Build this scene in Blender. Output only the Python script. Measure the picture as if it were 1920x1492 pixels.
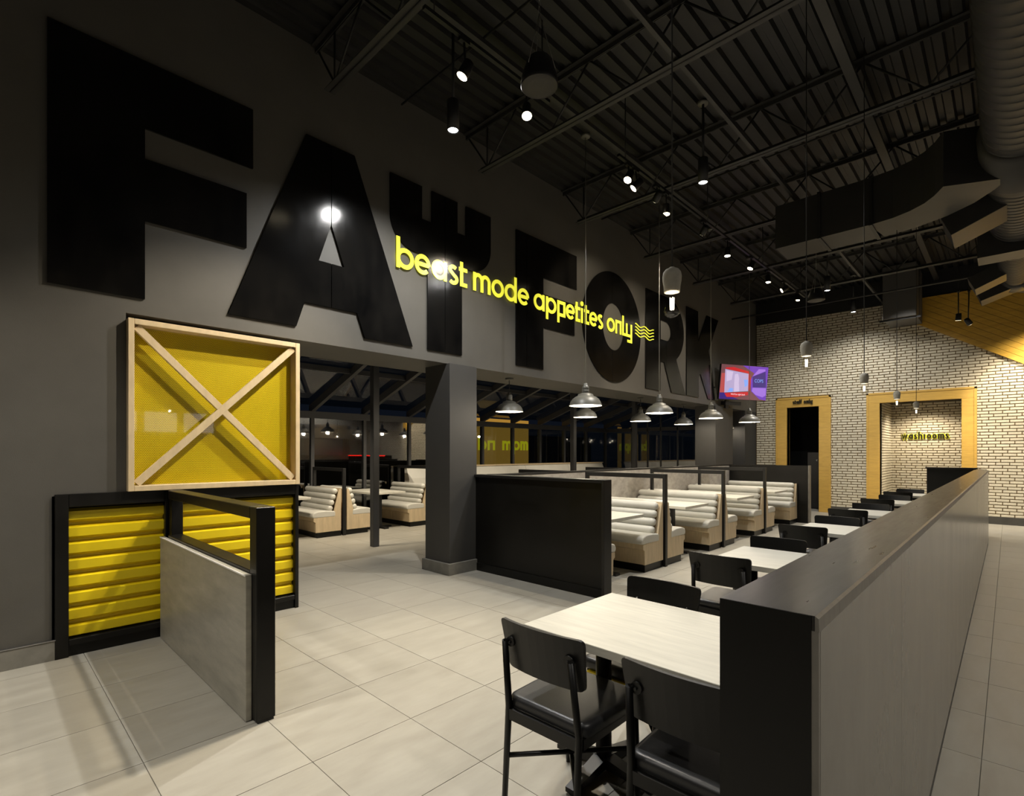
import bpy, bmesh, math, random
from mathutils import Vector, Matrix

random.seed(7)
for o in list(bpy.data.objects):
    bpy.data.objects.remove(o, do_unlink=True)
SC = bpy.context.scene
COL = SC.collection
R = math.radians

# ------------------------------------------------------------------ camera
cam_d = bpy.data.cameras.new('camera')
cam = bpy.data.objects.new('camera', cam_d)
COL.objects.link(cam)
cam.location = (0, 0, 1.55)
cam.rotation_euler = (R(90), 0, R(43.877))
cam_d.sensor_width = 36
cam_d.lens = 969.255 / 1920 * 36
cam_d.shift_y = (848 - 746) / 1920
cam_d.clip_start = 0.05
SC.camera = cam

# ------------------------------------------------------------------ world + view
w = bpy.data.worlds.new('night')
SC.world = w
w.use_nodes = True
w.node_tree.nodes['Background'].inputs[0].default_value = (0.010, 0.014, 0.024, 1)
w.node_tree.nodes['Background'].inputs[1].default_value = 0.35
SC.view_settings.view_transform = 'Standard'
SC.view_settings.look = 'None'
SC.view_settings.gamma = 1
SC.view_settings.use_curve_mapping = False
SC.view_settings.exposure = 0.0
try:
    SC.cycles.use_denoising = True
    SC.cycles.sample_clamp_indirect = 4.0
    SC.cycles.max_bounces = 8
    SC.cycles.transparent_max_bounces = 12
    SC.cycles.caustics_reflective = False
    SC.cycles.caustics_refractive = False
except Exception:
    pass

WARM = (1.0, 0.87, 0.67)
NEUT = (1.0, 0.95, 0.86)
COOL = (0.98, 0.97, 0.94)

def lamp(name, kind, loc, W, color, target=None, size=100, blend=0.6, radius=0.05):
    d = bpy.data.lights.new(name, kind)
    d.energy = W
    d.color = color
    d.shadow_soft_size = radius
    if kind == 'SPOT':
        d.spot_size = R(size)
        d.spot_blend = blend
    o = bpy.data.objects.new(name, d)
    COL.objects.link(o)
    o.location = loc
    if target is not None:
        v = Vector(target) - Vector(loc)
        o.rotation_euler = v.to_track_quat('-Z', 'Y').to_euler()
    return o

# ceiling downlights of the same kind standing outside the picture (over the entrance and the order aisle)
for (x, y, W, c) in ((-3.5, -1.5, 400, NEUT), (-2.4, 0.2, 110, NEUT), (-0.8, -1.4, 150, NEUT), (3.6, 13.4, 300, NEUT),  # the one near the brick wall is added to brighten its reflection
                     (1.6, 1.8, 250, NEUT), (1.6, 5.0, 230, NEUT), (1.6, 8.5, 230, NEUT), (1.6, 12.3, 300, NEUT)):
    lamp('ceiling_downlight_lamp', 'SPOT', (x, y, 4.72), W, c, (x, y, 0), 105, 0.8, 0.05)

# ------------------------------------------------------------------ materials
MATS = {}
def nodes_of(name):
    m = bpy.data.materials.new(name)
    m.use_nodes = True
    nt = m.node_tree
    return m, nt, nt.nodes['Principled BSDF'], nt.nodes, nt.links

def mat(name, col, rough=0.5, metal=0.0, spec=0.5, noise=0.0, nscale=8.0, stretch=(1, 1, 1), bump=0.0, bscale=60.0,
        emit=None, estr=0.0, coat=0.0, rvar=0.0, rand=0.0, col2=None, coatr=0.1):
    m, nt, b, N, L = nodes_of(name)
    b.inputs['Base Color'].default_value = (*col, 1)
    b.inputs['Roughness'].default_value = rough
    b.inputs['Metallic'].default_value = metal
    b.inputs['Specular IOR Level'].default_value = spec
    b.inputs['Coat Weight'].default_value = coat
    b.inputs['Coat Roughness'].default_value = coatr
    if emit:
        b.inputs['Emission Color'].default_value = (*emit, 1)
        b.inputs['Emission Strength'].default_value = estr
    tc = N.new('ShaderNodeTexCoord')
    mp = N.new('ShaderNodeMapping')
    mp.inputs['Scale'].default_value = stretch
    L.new(tc.outputs['Object'], mp.inputs[0])
    src = mp.outputs[0]
    if rand > 0:
        oi = N.new('ShaderNodeObjectInfo')
        ad = N.new('ShaderNodeVectorMath'); ad.operation = 'MULTIPLY_ADD'
        ad.inputs[1].default_value = (1, 1, 1)
        cmb = N.new('ShaderNodeCombineXYZ')
        ml = N.new('ShaderNodeMath'); ml.operation = 'MULTIPLY'; ml.inputs[1].default_value = 60
        L.new(oi.outputs['Random'], ml.inputs[0])
        L.new(ml.outputs[0], cmb.inputs[0]); L.new(ml.outputs[0], cmb.inputs[1])
        L.new(mp.outputs[0], ad.inputs[0]); L.new(cmb.outputs[0], ad.inputs[2])
        src = ad.outputs[0]
    if noise > 0 or rvar > 0:
        nz = N.new('ShaderNodeTexNoise')
        nz.inputs['Scale'].default_value = nscale
        nz.inputs['Detail'].default_value = 6
        nz.inputs['Roughness'].default_value = 0.6
        L.new(src, nz.inputs['Vector'])
        if noise > 0:
            mx = N.new('ShaderNodeMix'); mx.data_type = 'RGBA'
            c2 = col2 if col2 else tuple(max(0, c * (1 - noise)) for c in col)
            c1 = col if col2 else tuple(min(1, c * (1 + noise * 0.6)) for c in col)
            mx.inputs['A'].default_value = (*c2, 1)
            mx.inputs['B'].default_value = (*c1, 1)
            rm = N.new('ShaderNodeMapRange')
            rm.inputs['From Min'].default_value = 0.3; rm.inputs['From Max'].default_value = 0.7
            L.new(nz.outputs['Fac'], rm.inputs['Value'])
            L.new(rm.outputs['Result'], mx.inputs['Factor'])
            outc = mx.outputs['Result']
            if rand > 0:
                hs = N.new('ShaderNodeHueSaturation')
                mr = N.new('ShaderNodeMapRange')
                mr.inputs['To Min'].default_value = 1 - rand; mr.inputs['To Max'].default_value = 1 + rand
                L.new(oi.outputs['Random'], mr.inputs['Value'])
                L.new(mr.outputs['Result'], hs.inputs['Value'])
                L.new(outc, hs.inputs['Color'])
                outc = hs.outputs['Color']
            L.new(outc, b.inputs['Base Color'])
        if rvar > 0:
            mr2 = N.new('ShaderNodeMapRange')
            mr2.inputs['From Min'].default_value = 0.3; mr2.inputs['From Max'].default_value = 0.7
            mr2.inputs['To Min'].default_value = max(0.02, rough - rvar); mr2.inputs['To Max'].default_value = rough + rvar
            L.new(nz.outputs['Fac'], mr2.inputs['Value'])
            L.new(mr2.outputs['Result'], b.inputs['Roughness'])
    if bump > 0:
        n2 = N.new('ShaderNodeTexNoise')
        n2.inputs['Scale'].default_value = bscale
        n2.inputs['Detail'].default_value = 4
        L.new(src, n2.inputs['Vector'])
        bp = N.new('ShaderNodeBump')
        bp.inputs['Strength'].default_value = bump
        bp.inputs['Distance'].default_value = 0.01
        L.new(n2.outputs['Fac'], bp.inputs['Height'])
        L.new(bp.outputs['Normal'], b.inputs['Normal'])
    MATS[name] = m
    return m

mat('wall_paint', (0.098, 0.092, 0.081), 0.5, noise=0.10, nscale=2.0, bump=0.06, bscale=180, spec=0.35)
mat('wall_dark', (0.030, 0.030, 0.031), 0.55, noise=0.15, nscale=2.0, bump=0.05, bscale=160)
mat('pillar_paint', (0.052, 0.050, 0.047), 0.5, noise=0.12, nscale=2.0, bump=0.05, bscale=160)
mat('letter_steel', (0.0022, 0.0022, 0.0024), 0.13, spec=0.32, noise=0.8, nscale=3.2, stretch=(1, 1.2, 0.6), col2=(0.009, 0.0083, 0.0074), rvar=0.03, bump=0.03, bscale=220)  # dirty mottling, its lighter tone also puts sheen into the base colour
mat('floor_tile', (0.39, 0.37, 0.318), 0.42, noise=0.2, nscale=3.0, stretch=(3.2, 0.8, 1), bump=0.05, bscale=110, rvar=0.05, rand=0.035,
    col2=(0.325, 0.303, 0.257))
mat('grout', (0.16, 0.15, 0.125), 0.8)
mat('base_tile', (0.20, 0.19, 0.165), 0.5, noise=0.2, nscale=9, bump=0.05)
mat('base_dark', (0.06, 0.057, 0.05), 0.5, noise=0.2, nscale=9)
mat('black_lam', (0.0062, 0.0057, 0.0048), 0.36, spec=0.3, noise=0.5, nscale=3.0, stretch=(1, 1, 1), rvar=0.05)
mat('black_metal', (0.010, 0.0097, 0.0092), 0.42, spec=0.4)
mat('black_paint', (0.012, 0.012, 0.0125), 0.5)
mat('dark_wood', (0.014, 0.0115, 0.0095), 0.30, noise=0.7, nscale=3.0, stretch=(16, 1.3, 16), rvar=0.03, spec=0.6)
mat('side_lam', (0.250, 0.232, 0.200), 0.24, noise=0.12, nscale=2.0, stretch=(2, 2, 1.0), bump=0.008, bscale=12, rvar=0.02, spec=0.8)
mat('edge_band', (0.20, 0.185, 0.16), 0.4, noise=0.2, nscale=8, stretch=(1, 6, 1))
mat('table_wood', (0.66, 0.635, 0.55), 0.42, noise=0.12, nscale=4.0, stretch=(1.0, 9, 9), bump=0.03, bscale=30)
mat('table_edge', (0.42, 0.40, 0.35), 0.45)
mat('vinyl', (0.60, 0.585, 0.53), 0.42, noise=0.06, nscale=3, bump=0.03, bscale=14, spec=0.45)
mat('vinyl_black', (0.022, 0.0222, 0.0235), 0.38, noise=0.2, nscale=6, bump=0.05, bscale=160, spec=0.5)
mat('chair_black', (0.0062, 0.0059, 0.0054), 0.38, noise=0.2, nscale=7, spec=0.35)
mat('bench_wood', (0.62, 0.49, 0.315), 0.5, noise=0.16, nscale=5.0, stretch=(5, 5, 0.7), bump=0.03, bscale=30)
mat('pale_wood', (0.66, 0.515, 0.31), 0.5, noise=0.12, nscale=6.0, stretch=(3, 3, 1))
mat('amber_wood', (0.58, 0.355, 0.075), 0.45, noise=0.14, nscale=5.0, stretch=(1.0, 6, 9))
mat('amber_planks', (0.56, 0.33, 0.045), 0.45, noise=0.2, nscale=4.0, stretch=(1, 6, 5))
mat('yellow_paint', (0.80, 0.60, 0.005), 0.42, noise=0.05, nscale=4)
mat('brick_paint', (0.60, 0.545, 0.42), 0.6, noise=0.12, nscale=16, bump=0.25, bscale=70, rand=0.07)
mat('mortar', (0.13, 0.088, 0.036), 0.85, noise=0.3, nscale=30, bump=0.2, bscale=80)
mat('deck', (0.008, 0.0077, 0.0072), 0.55, noise=0.3, nscale=1.2)
mat('joist', (0.027, 0.026, 0.0245), 0.55, noise=0.2, nscale=3)
mat('vent_grey', (0.085, 0.08, 0.074), 0.5)
mat('duct', (0.024, 0.023, 0.0215), 0.5, noise=0.2, nscale=3, spec=0.4)
mat('grey_lam', (0.30, 0.275, 0.245), 0.5, noise=0.3, nscale=5.0, stretch=(1.5, 1.5, 2.5))
mat('stone_lam', (0.36, 0.34, 0.285), 0.40, noise=0.22, nscale=3.5, stretch=(1, 1, 4), bump=0.03, bscale=30)
mat('stainless', (0.45, 0.46, 0.48), 0.3, metal=1.0)
mat('chrome', (0.7, 0.7, 0.7), 0.15, metal=1.0)
mat('shade_grey', (0.11, 0.106, 0.09), 0.42, noise=0.15, nscale=6, spec=0.5)
mat('shade_white', (0.85, 0.83, 0.78), 0.5)
mat('concrete', (0.42, 0.395, 0.33), 0.8, noise=0.15, nscale=30, bump=0.1, bscale=120)
mat('cord_black', (0.012, 0.012, 0.012), 0.6)
mat('cord_steel', (0.35, 0.34, 0.31), 0.4, metal=0.6)
mat('speaker_black', (0.014, 0.014, 0.016), 0.35)
mat('grille', (0.03, 0.027, 0.024), 0.5, bump=0.4, bscale=500)
mat('aluminium_dark', (0.05, 0.05, 0.052), 0.45, spec=0.5)
mat('lamp_warm', (1, 1, 1), 0.5, emit=(1.0, 0.84, 0.56), estr=14)
mat('lamp_cool', (1, 1, 1), 0.5, emit=(0.94, 0.97, 1.0), estr=14)
mat('bulb_glow', (1, 1, 1), 0.5, emit=(1.0, 0.87, 0.62), estr=22)
mat('filament', (1, 1, 1), 0.5, emit=(1.0, 0.88, 0.66), estr=10)
mat('neon_yellow', (0.85, 0.85, 0.05), 0.25, emit=(0.88, 0.84, 0.06), estr=0.85, coat=0.5, coatr=0.16)
mat('halo_yellow', (0.75, 0.70, 0.03), 0.4, emit=(0.85, 0.78, 0.03), estr=0.45)
mat('sign_black', (0.012, 0.010, 0.004), 0.4)
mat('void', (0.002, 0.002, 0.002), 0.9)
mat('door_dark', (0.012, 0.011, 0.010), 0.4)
mat('scr_brown', (0, 0, 0), 0.2, emit=(0.24, 0.09, 0.10), estr=0.75)
mat('scr_red', (0, 0, 0), 0.2, emit=(0.80, 0.03, 0.04), estr=0.75)
mat('scr_pink', (0, 0, 0), 0.2, emit=(0.62, 0.10, 0.10), estr=0.8)
mat('scr_photo', (0, 0, 0), 0.2, emit=(0.52, 0.42, 0.66), estr=0.95)
mat('scr_light', (0, 0, 0), 0.2, emit=(0.66, 0.54, 0.76), estr=1.0)
mat('scr_violet', (0, 0, 0), 0.2, emit=(0.20, 0.06, 0.62), estr=0.8)
mat('scr_lilac', (0, 0, 0), 0.2, emit=(0.42, 0.20, 0.85), estr=0.85)
mat('scr_navy', (0, 0, 0), 0.2, emit=(0.045, 0.022, 0.22), estr=0.9)
mat('scr_blue', (0, 0, 0), 0.2, emit=(0.25, 0.42, 0.95), estr=1.0)
mat('scr_white', (0, 0, 0), 0.2, emit=(1, 0.8, 0.85), estr=1.1)
mat('pane_glow_amber', (0.2, 0.12, 0.03), 0.5, emit=(0.22, 0.115, 0.018), estr=1.6)  # glow of the made-up board outside the sunroom
mat('pane_glow_letter', (0.4, 0.36, 0.02), 0.5, emit=(0.50, 0.44, 0.01), estr=1.5)
mat('led_red', (0.3, 0.01, 0.01), 0.4, emit=(1.0, 0.02, 0.01), estr=4.0)
mat('menu_light', (0.3, 0.3, 0.3), 0.4, emit=(1.0, 0.9, 0.85), estr=3.0, noise=0.2)
mat('blue_glow', (0.02, 0.03, 0.1), 0.4, emit=(0.02, 0.06, 0.35), estr=0.6)
mat('hedge_dark', (0.004, 0.004, 0.005), 0.9)

def glass_mat(name, tint, ior, rough=0.02):
    m = bpy.data.materials.new(name); m.use_nodes = True
    nt = m.node_tree; N = nt.nodes; L = nt.links
    for n in list(N):
        if n.type != 'OUTPUT_MATERIAL': N.remove(n)
    out = [n for n in N if n.type == 'OUTPUT_MATERIAL'][0]
    tr = N.new('ShaderNodeBsdfTransparent'); tr.inputs[0].default_value = (*tint, 1)
    gl = N.new('ShaderNodeBsdfGlossy'); gl.inputs['Roughness'].default_value = rough
    fr = N.new('ShaderNodeFresnel'); fr.inputs['IOR'].default_value = ior
    mx = N.new('ShaderNodeMixShader')
    ge = N.new('ShaderNodeNewGeometry'); iv = N.new('ShaderNodeMath'); iv.operation = 'SUBTRACT'; iv.inputs[0].default_value = 1.0
    L.new(ge.outputs['Backfacing'], iv.inputs[1])
    mu = N.new('ShaderNodeMath'); mu.operation = 'MULTIPLY'
    L.new(fr.outputs[0], mu.inputs[0]); L.new(iv.outputs[0], mu.inputs[1])
    L.new(mu.outputs[0], mx.inputs[0]); L.new(tr.outputs[0], mx.inputs[1]); L.new(gl.outputs[0], mx.inputs[2])
    L.new(mx.outputs[0], out.inputs[0])
    MATS[name] = m
glass_mat('glass_night', (0.6, 0.65, 0.65), 3.2)
glass_mat('glass_clear', (0.97, 0.97, 0.95), 1.5)
glass_mat('glass_bulb', (0.94, 0.92, 0.88), 2.0)

def perforated():
    m, nt, b, N, L = nodes_of('perforated_yellow')
    b.inputs['Base Color'].default_value = (0.80, 0.60, 0.01, 1)
    b.inputs['Roughness'].default_value = 0.4
    out = [n for n in N if n.type == 'OUTPUT_MATERIAL'][0]
    tc = N.new('ShaderNodeTexCoord')
    sp = N.new('ShaderNodeSeparateXYZ'); L.new(tc.outputs['Object'], sp.inputs[0])
    P = 0.0125
    def mth(op, a, bb=None):
        n = N.new('ShaderNodeMath'); n.operation = op
        for i, v in enumerate((a, bb)):
            if v is None: continue
            if isinstance(v, (int, float)): n.inputs[i].default_value = v
            else: L.new(v, n.inputs[i])
        return n.outputs[0]
    row = mth('FLOOR', mth('DIVIDE', sp.outputs['Z'], P * 0.866))
    fz = mth('SUBTRACT', mth('FRACT', mth('DIVIDE', sp.outputs['Z'], P * 0.866)), 0.5)
    sh = mth('MULTIPLY', mth('MODULO', row, 2.0), 0.5)
    fy = mth('SUBTRACT', mth('FRACT', mth('ADD', mth('DIVIDE', sp.outputs['Y'], P), sh)), 0.5)
    d2 = mth('ADD', mth('MULTIPLY', fy, fy), mth('MULTIPLY', mth('MULTIPLY', fz, fz), 0.75))
    hole = mth('LESS_THAN', d2, 0.062)
    tr = N.new('ShaderNodeBsdfTransparent')
    mx = N.new('ShaderNodeMixShader')
    L.new(hole, mx.inputs[0]); L.new(b.outputs[0], mx.inputs[1]); L.new(tr.outputs[0], mx.inputs[2])
    L.new(mx.outputs[0], out.inputs[0])
    MATS['perforated_yellow'] = m
perforated()

# brick surface for the walls that the picture does not show directly
def brick_surface():
    m, nt, b, N, L = nodes_of('brick_far')
    tc = N.new('ShaderNodeTexCoord')
    sp = N.new('ShaderNodeSeparateXYZ'); L.new(tc.outputs['Object'], sp.inputs[0])
    ad = N.new('ShaderNodeMath'); ad.operation = 'ADD'
    L.new(sp.outputs['X'], ad.inputs[0]); L.new(sp.outputs['Y'], ad.inputs[1])
    cb = N.new('ShaderNodeCombineXYZ'); L.new(ad.outputs[0], cb.inputs[0]); L.new(sp.outputs['Z'], cb.inputs[1])
    br = N.new('ShaderNodeTexBrick')
    br.inputs['Color1'].default_value = (0.60, 0.555, 0.455, 1); br.inputs['Color2'].default_value = (0.55, 0.51, 0.42, 1)
    br.inputs['Mortar'].default_value = (0.155, 0.108, 0.05, 1)
    br.inputs['Scale'].default_value = 1.0
    br.inputs['Mortar Size'].default_value = 0.006
    br.inputs['Brick Width'].default_value = 0.219; br.inputs['Row Height'].default_value = 0.0656
    L.new(cb.outputs[0], br.inputs['Vector'])
    L.new(br.outputs['Color'], b.inputs['Base Color'])
    b.inputs['Roughness'].default_value = 0.6
    MATS['brick_far'] = m
brick_surface()

# ------------------------------------------------------------------ mesh helpers
class MB:
    def __init__(s, off=(0, 0, 0)):
        s.v = []; s.f = []; s.o = Vector(off); s.sm = []
    def add(s, vs, fs, smooth=False):
        b = len(s.v)
        s.v += [tuple(Vector(p) - s.o) for p in vs]
        s.f += [tuple(b + i for i in f) for f in fs]
        s.sm += [smooth] * len(fs)
        return s
    def box(s, x0, x1, y0, y1, z0, z1):
        x0, x1 = min(x0, x1), max(x0, x1); y0, y1 = min(y0, y1), max(y0, y1); z0, z1 = min(z0, z1), max(z0, z1)
        return s.add([(x0, y0, z0), (x1, y0, z0), (x1, y1, z0), (x0, y1, z0), (x0, y0, z1), (x1, y0, z1), (x1, y1, z1), (x0, y1, z1)],
                     [(0, 3, 2, 1), (4, 5, 6, 7), (0, 1, 5, 4), (1, 2, 6, 5), (2, 3, 7, 6), (3, 0, 4, 7)])
    def prism(s, poly, axis, a, b, smooth=False):
        n = len(poly)
        def P(p, t):
            return {'x': (t, p[0], p[1]), 'y': (p[0], t, p[1]), 'z': (p[0], p[1], t)}[axis]
        vs = [P(p, a) for p in poly] + [P(p, b) for p in poly]
        fs = [tuple(range(n - 1, -1, -1)), tuple(range(n, 2 * n))]
        s.add(vs, fs)
        b0 = len(s.v) - 2 * n
        for i in range(n):
            j = (i + 1) % n
            s.f.append((b0 + i, b0 + j, b0 + n + j, b0 + n + i)); s.sm.append(smooth)
        return s
    def ring_path(s, pts, rads, n=10, caps=True, smooth=True):
        pts = [Vector(p) for p in pts]
        if not hasattr(rads, '__len__'): rads = [rads] * len(pts)
        base = len(s.v)
        prev = None
        for i, p in enumerate(pts):
            if i == 0: t = pts[1] - p
            elif i == len(pts) - 1: t = p - pts[i - 1]
            else: t = (pts[i + 1] - p).normalized() + (p - pts[i - 1]).normalized()
            t = t.normalized() if t.length > 1e-9 else Vector((0, 0, 1))
            if prev is None:
                a = Vector((0, 0, 1)) if abs(t.z) < 0.9 else Vector((1, 0, 0))
                u = a.cross(t).normalized()
            else:
                u = (prev - t * prev.dot(t)).normalized()
            prev = u
            v = t.cross(u)
            for k in range(n):
                an = 2 * math.pi * k / n
                s.v.append(tuple(p + (u * math.cos(an) + v * math.sin(an)) * rads[i] - s.o))
        for i in range(len(pts) - 1):
            for k in range(n):
                a = base + i * n + k; b = base + i * n + (k + 1) % n
                s.f.append((a, b, b + n, a + n)); s.sm.append(smooth)
        if caps:
            s.f.append(tuple(base + k for k in range(n - 1, -1, -1))); s.sm.append(False)
            e = base + (len(pts) - 1) * n
            s.f.append(tuple(e + k for k in range(n))); s.sm.append(False)
        return s
    def cyl(s, p0, p1, r, n=14, r1=None):
        return s.ring_path([p0, p1], [r, r if r1 is None else r1], n)
    def lathe(s, prof, c, n=28, caps=False):
        base = len(s.v)
        for (r, z) in prof:
            for k in range(n):
                an = 2 * math.pi * k / n
                s.v.append(tuple(Vector((c[0] + r * math.cos(an), c[1] + r * math.sin(an), c[2] + z)) - s.o))
        for i in range(len(prof) - 1):
            for k in range(n):
                a = base + i * n + k; b = base + i * n + (k + 1) % n
                s.f.append((a, b, b + n, a + n)); s.sm.append(True)
        if caps:
            s.f.append(tuple(base + k for k in range(n))); s.sm.append(False)
            e = base + (len(prof) - 1) * n
            s.f.append(tuple(e + k for k in range(n - 1, -1, -1))); s.sm.append(False)
        return s
    def build(s, name, m, parent=None, loc=None, bevel=0.0, segs=2, fix=True):
        me = bpy.data.meshes.new(name)
        me.from_pydata(s.v, [], s.f)
        me.polygons.foreach_set('use_smooth', s.sm)
        if fix or bevel > 0:
            bm = bmesh.new(); bm.from_mesh(me)
            if fix: bmesh.ops.recalc_face_normals(bm, faces=bm.faces)
            if bevel > 0:
                es = [e for e in bm.edges if len(e.link_faces) == 2 and e.calc_face_angle(0) > 0.5]
                bmesh.ops.bevel(bm, geom=es, offset=bevel, segments=segs, profile=0.6, affect='EDGES', clamp_overlap=True)
            bm.to_mesh(me); bm.free()
        me.materials.append(MATS[m] if isinstance(m, str) else m)
        o = bpy.data.objects.new(name, me)
        COL.objects.link(o)
        if parent is not None: o.parent = parent
        if loc is not None: o.location = loc
        elif parent is None: o.location = s.o
        return o

def empty(name, loc=(0, 0, 0), rz=0.0):
    o = bpy.data.objects.new(name, None); COL.objects.link(o)
    o.location = loc; o.rotation_euler = (0, 0, rz); o.empty_display_size = 0.1
    return o
def tag(o, label=None, cat=None, group=None, kind=None):
    if label: o['label'] = label
    if cat: o['category'] = cat
    if group: o['group'] = group
    if kind: o['kind'] = kind
    return o
def copy_tree(o, parent=None):
    c = o.copy(); COL.objects.link(c)
    if parent is not None:
        c.parent = parent
    for ch in list(o.children):
        copy_tree(ch, c)
    return c
def struct(o):
    o['kind'] = 'structure'; return o

WX = -5.15          # face of the big lettered wall
BY = 15.30          # face of the brick wall
EYE = Vector((0, 0, 1.55))
FWD = Vector((-math.sin(R(43.877)), math.cos(R(43.877)), 0))
RGT = Vector((math.cos(R(43.877)), math.sin(R(43.877)), 0))
def depth(x, y): return x * FWD.x + y * FWD.y
def in_frame(x, y):
    d = depth(x, y)
    if d < 0.3: return False
    u = (x * RGT.x + y * RGT.y) / d
    return abs(u) < 1.02

# ================================================================== STRUCTURE
# ---- floor
fl = struct(MB((0, 0, 0)).box(-10.9, 6.2, -4.2, 17.6, -0.06, -0.006).build('floor', 'grout'))
PX_, PY_ = 0.6035, 0.589
tile_m = None
tiles = []
for i in range(-18, 11):
    for j in range(-8, 30):
        x0 = -0.10 + i * PX_; y0 = 0.585 + j * PY_
        xc, yc = x0 + PX_ / 2, y0 + PY_ / 2
        if xc < -10.7 or xc > 6.0 or yc > 17.3: continue
        d = depth(xc, yc)
        vis = in_frame(xc, yc) and d > 1.6
        tiles.append((0 if vis else 1, d, x0, y0))
tiles.sort()
g = 0.0011
def tile_geo(mb, x0, y0):
    a, b, c, e = x0 + g, x0 + PX_ - g, y0 + g, y0 + PY_ - g
    k = 0.0008
    mb.add([(a, c, -0.006), (b, c, -0.006), (b, e, -0.006), (a, e, -0.006),
            (a + k, c + k, 0), (b - k, c + k, 0), (b - k, e - k, 0), (a + k, e - k, 0)],
           [(4, 5, 6, 7), (0, 1, 5, 4), (1, 2, 6, 5), (2, 3, 7, 6), (3, 0, 4, 7)])
mb = MB(); tile_geo(mb, -PX_ / 2, -PY_ / 2)
t0 = mb.build('tile', 'floor_tile', fl, fix=False)
n = 0; rest = MB()
for (hid, d, x0, y0) in tiles:
    if not hid and n < 295:
        o = t0 if n == 0 else t0.copy()
        if n: COL.objects.link(o)
        o.location = (x0 + PX_ / 2, y0 + PY_ / 2, 0)
        n += 1
    else:
        tile_geo(rest, x0, y0)
o = rest.build('tiles_beyond', 'floor_tile', fl, fix=False); o['kind'] = 'stuff'

# ---- left wall with the big lettering: closed part, bulkhead, pillars
wl = empty('wall_left'); struct(wl)
MB().box(-6.0, WX, -4.2, 0.40, 0.0, 2.68).build('wall_panel', 'wall_paint', wl)
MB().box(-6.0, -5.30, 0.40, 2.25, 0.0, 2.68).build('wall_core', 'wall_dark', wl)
MB().box(-5.30, WX, 0.40, 0.85, 1.22, 2.68).build('wall_panel', 'wall_paint', wl)
MB().box(-6.0, WX, -4.2, BY, 2.68, 5.72).build('bulkhead', 'wall_paint', wl)
for (y0, y1) in ((4.16, 4.62), (12.36, 13.44)):
    MB().box(-5.60, -5.09, y0, y1, 0.0, 2.68).build('pillar', 'pillar_paint', wl, bevel=0.004, segs=1)
MB().box(-5.63, -5.06, 4.125, 4.655, 0.0, 0.145).build('pillar_base', 'base_tile', wl, bevel=0.004, segs=1)
MB().box(-6.0, WX, 14.45, BY, 0.0, 2.68).build('wall_return', 'wall_dark', wl)
bb = MB().box(WX, WX + 0.022, -4.2, 0.42, 0.0, 0.145).build('baseboard_left', 'base_tile'); struct(bb)
MB().box(WX, WX + 0.026, -4.2, 0.42, 0.145, 0.152).build('cap_strip', 'stainless', bb)

# ---- brick wall at the back
wb = empty('wall_back'); struct(wb)
ST = (-4.585, -3.333, 2.99); STI = (-4.343, -3.576, 2.755)
WA = (-2.506, -0.538, 2.97); WAI = (-2.268, -0.765, 2.75)
AY = 17.0
mb = MB()
def wall_boxes(mb, x0, x1, z1, holes, y0, y1):
    xs = sorted([x0, x1] + [h[0] for h in holes] + [h[1] for h in holes])
    for a, b in zip(xs[:-1], xs[1:]):
        h = [q for q in holes if q[0] <= (a + b) / 2 <= q[1]]
        mb.box(a, b, y0, y1, h[0][2] if h else 0.0, z1)
wall_boxes(mb, -5.15, 1.6, 5.13, [STI, WAI], BY, BY + 0.2)
mb.build('mortar_bed', 'mortar', wb)
mb = MB().box(-5.15, 6.2, BY - 0.02, BY + 0.2, 5.13, 5.72); mb.build('upper_wall', 'black_paint', wb)
MB().box(1.6, 6.2, BY, BY + 0.2, 0, 5.13).build('brick_beyond', 'brick_far', wb)
al = MB().box(-2.45, -2.268, BY + 0.2, AY + 0.1, 0, 2.95).box(-0.765, -0.6, BY + 0.2, AY + 0.1, 0, 2.95).box(-2.268, -0.765, AY, AY + 0.1, 0, 2.95)
al.build('alcove_bed', 'mortar', wb)
MB().box(-2.45, -0.6, BY + 0.2, AY + 0.1, 2.85, 2.95).build('alcove_ceiling', 'wall_paint', wb)

BW, BH, BM = 0.219, 0.0656, 0.0155
def brick_geo(mb, xa, xb, za, zb, y, ax='y'):
    k = 0.006; dp = 0.012
    a = [(xa, y, za), (xb, y, za), (xb, y, zb), (xa, y, zb)]
    b = [(xa, y - dp * 0.5, za), (xb, y - dp * 0.5, za), (xb, y - dp * 0.5, zb), (xa, y - dp * 0.5, zb)]
    c = [(xa + k, y - dp, za + k), (xb - k, y - dp, za + k), (xb - k, y - dp, zb - k), (xa + k, y - dp, zb - k)]
    vs = a + b + c
    if ax == 'x':   # face looking along +x : (along, face, z) -> (face, along, z)
        vs = [(2 * y - p[1], p[0], p[2]) for p in vs]
    fs = []
    for q in (0, 4):
        for i in range(4):
            j = (i + 1) % 4
            fs.append((q + i, q + j, q + 4 + j, q + 4 + i))
    fs.append((8, 9, 10, 11))
    mb.add(vs, fs)
def brick_rows(x0, x1, z0, z1, holes, top=None):
    out = []
    r = 0; z = z0
    while z + BH * 0.6 < z1:
        zt = min(z + BH - BM, z1)
        off = (r % 2) * BW / 2 + (0.03 if r % 3 == 0 else 0)
        x = x0 - off
        while x < x1:
            segs = [(max(x, x0), min(x + BW - BM, x1))]
            for h in holes:
                if z < h[2]:
                    ns = []
                    for (a, b) in segs:
                        if b <= h[0] or a >= h[1]: ns.append((a, b))
                        else:
                            if a < h[0]: ns.append((a, h[0]))
                            if b > h[1]: ns.append((h[1], b))
                    segs = ns
            for (a, b) in segs:
                if b - a > 0.03 and (top is None or zt < top(a) + 0.06):
                    out.append((a, b, z, zt))
            x += BW
        z += BH; r += 1
    return out
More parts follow.
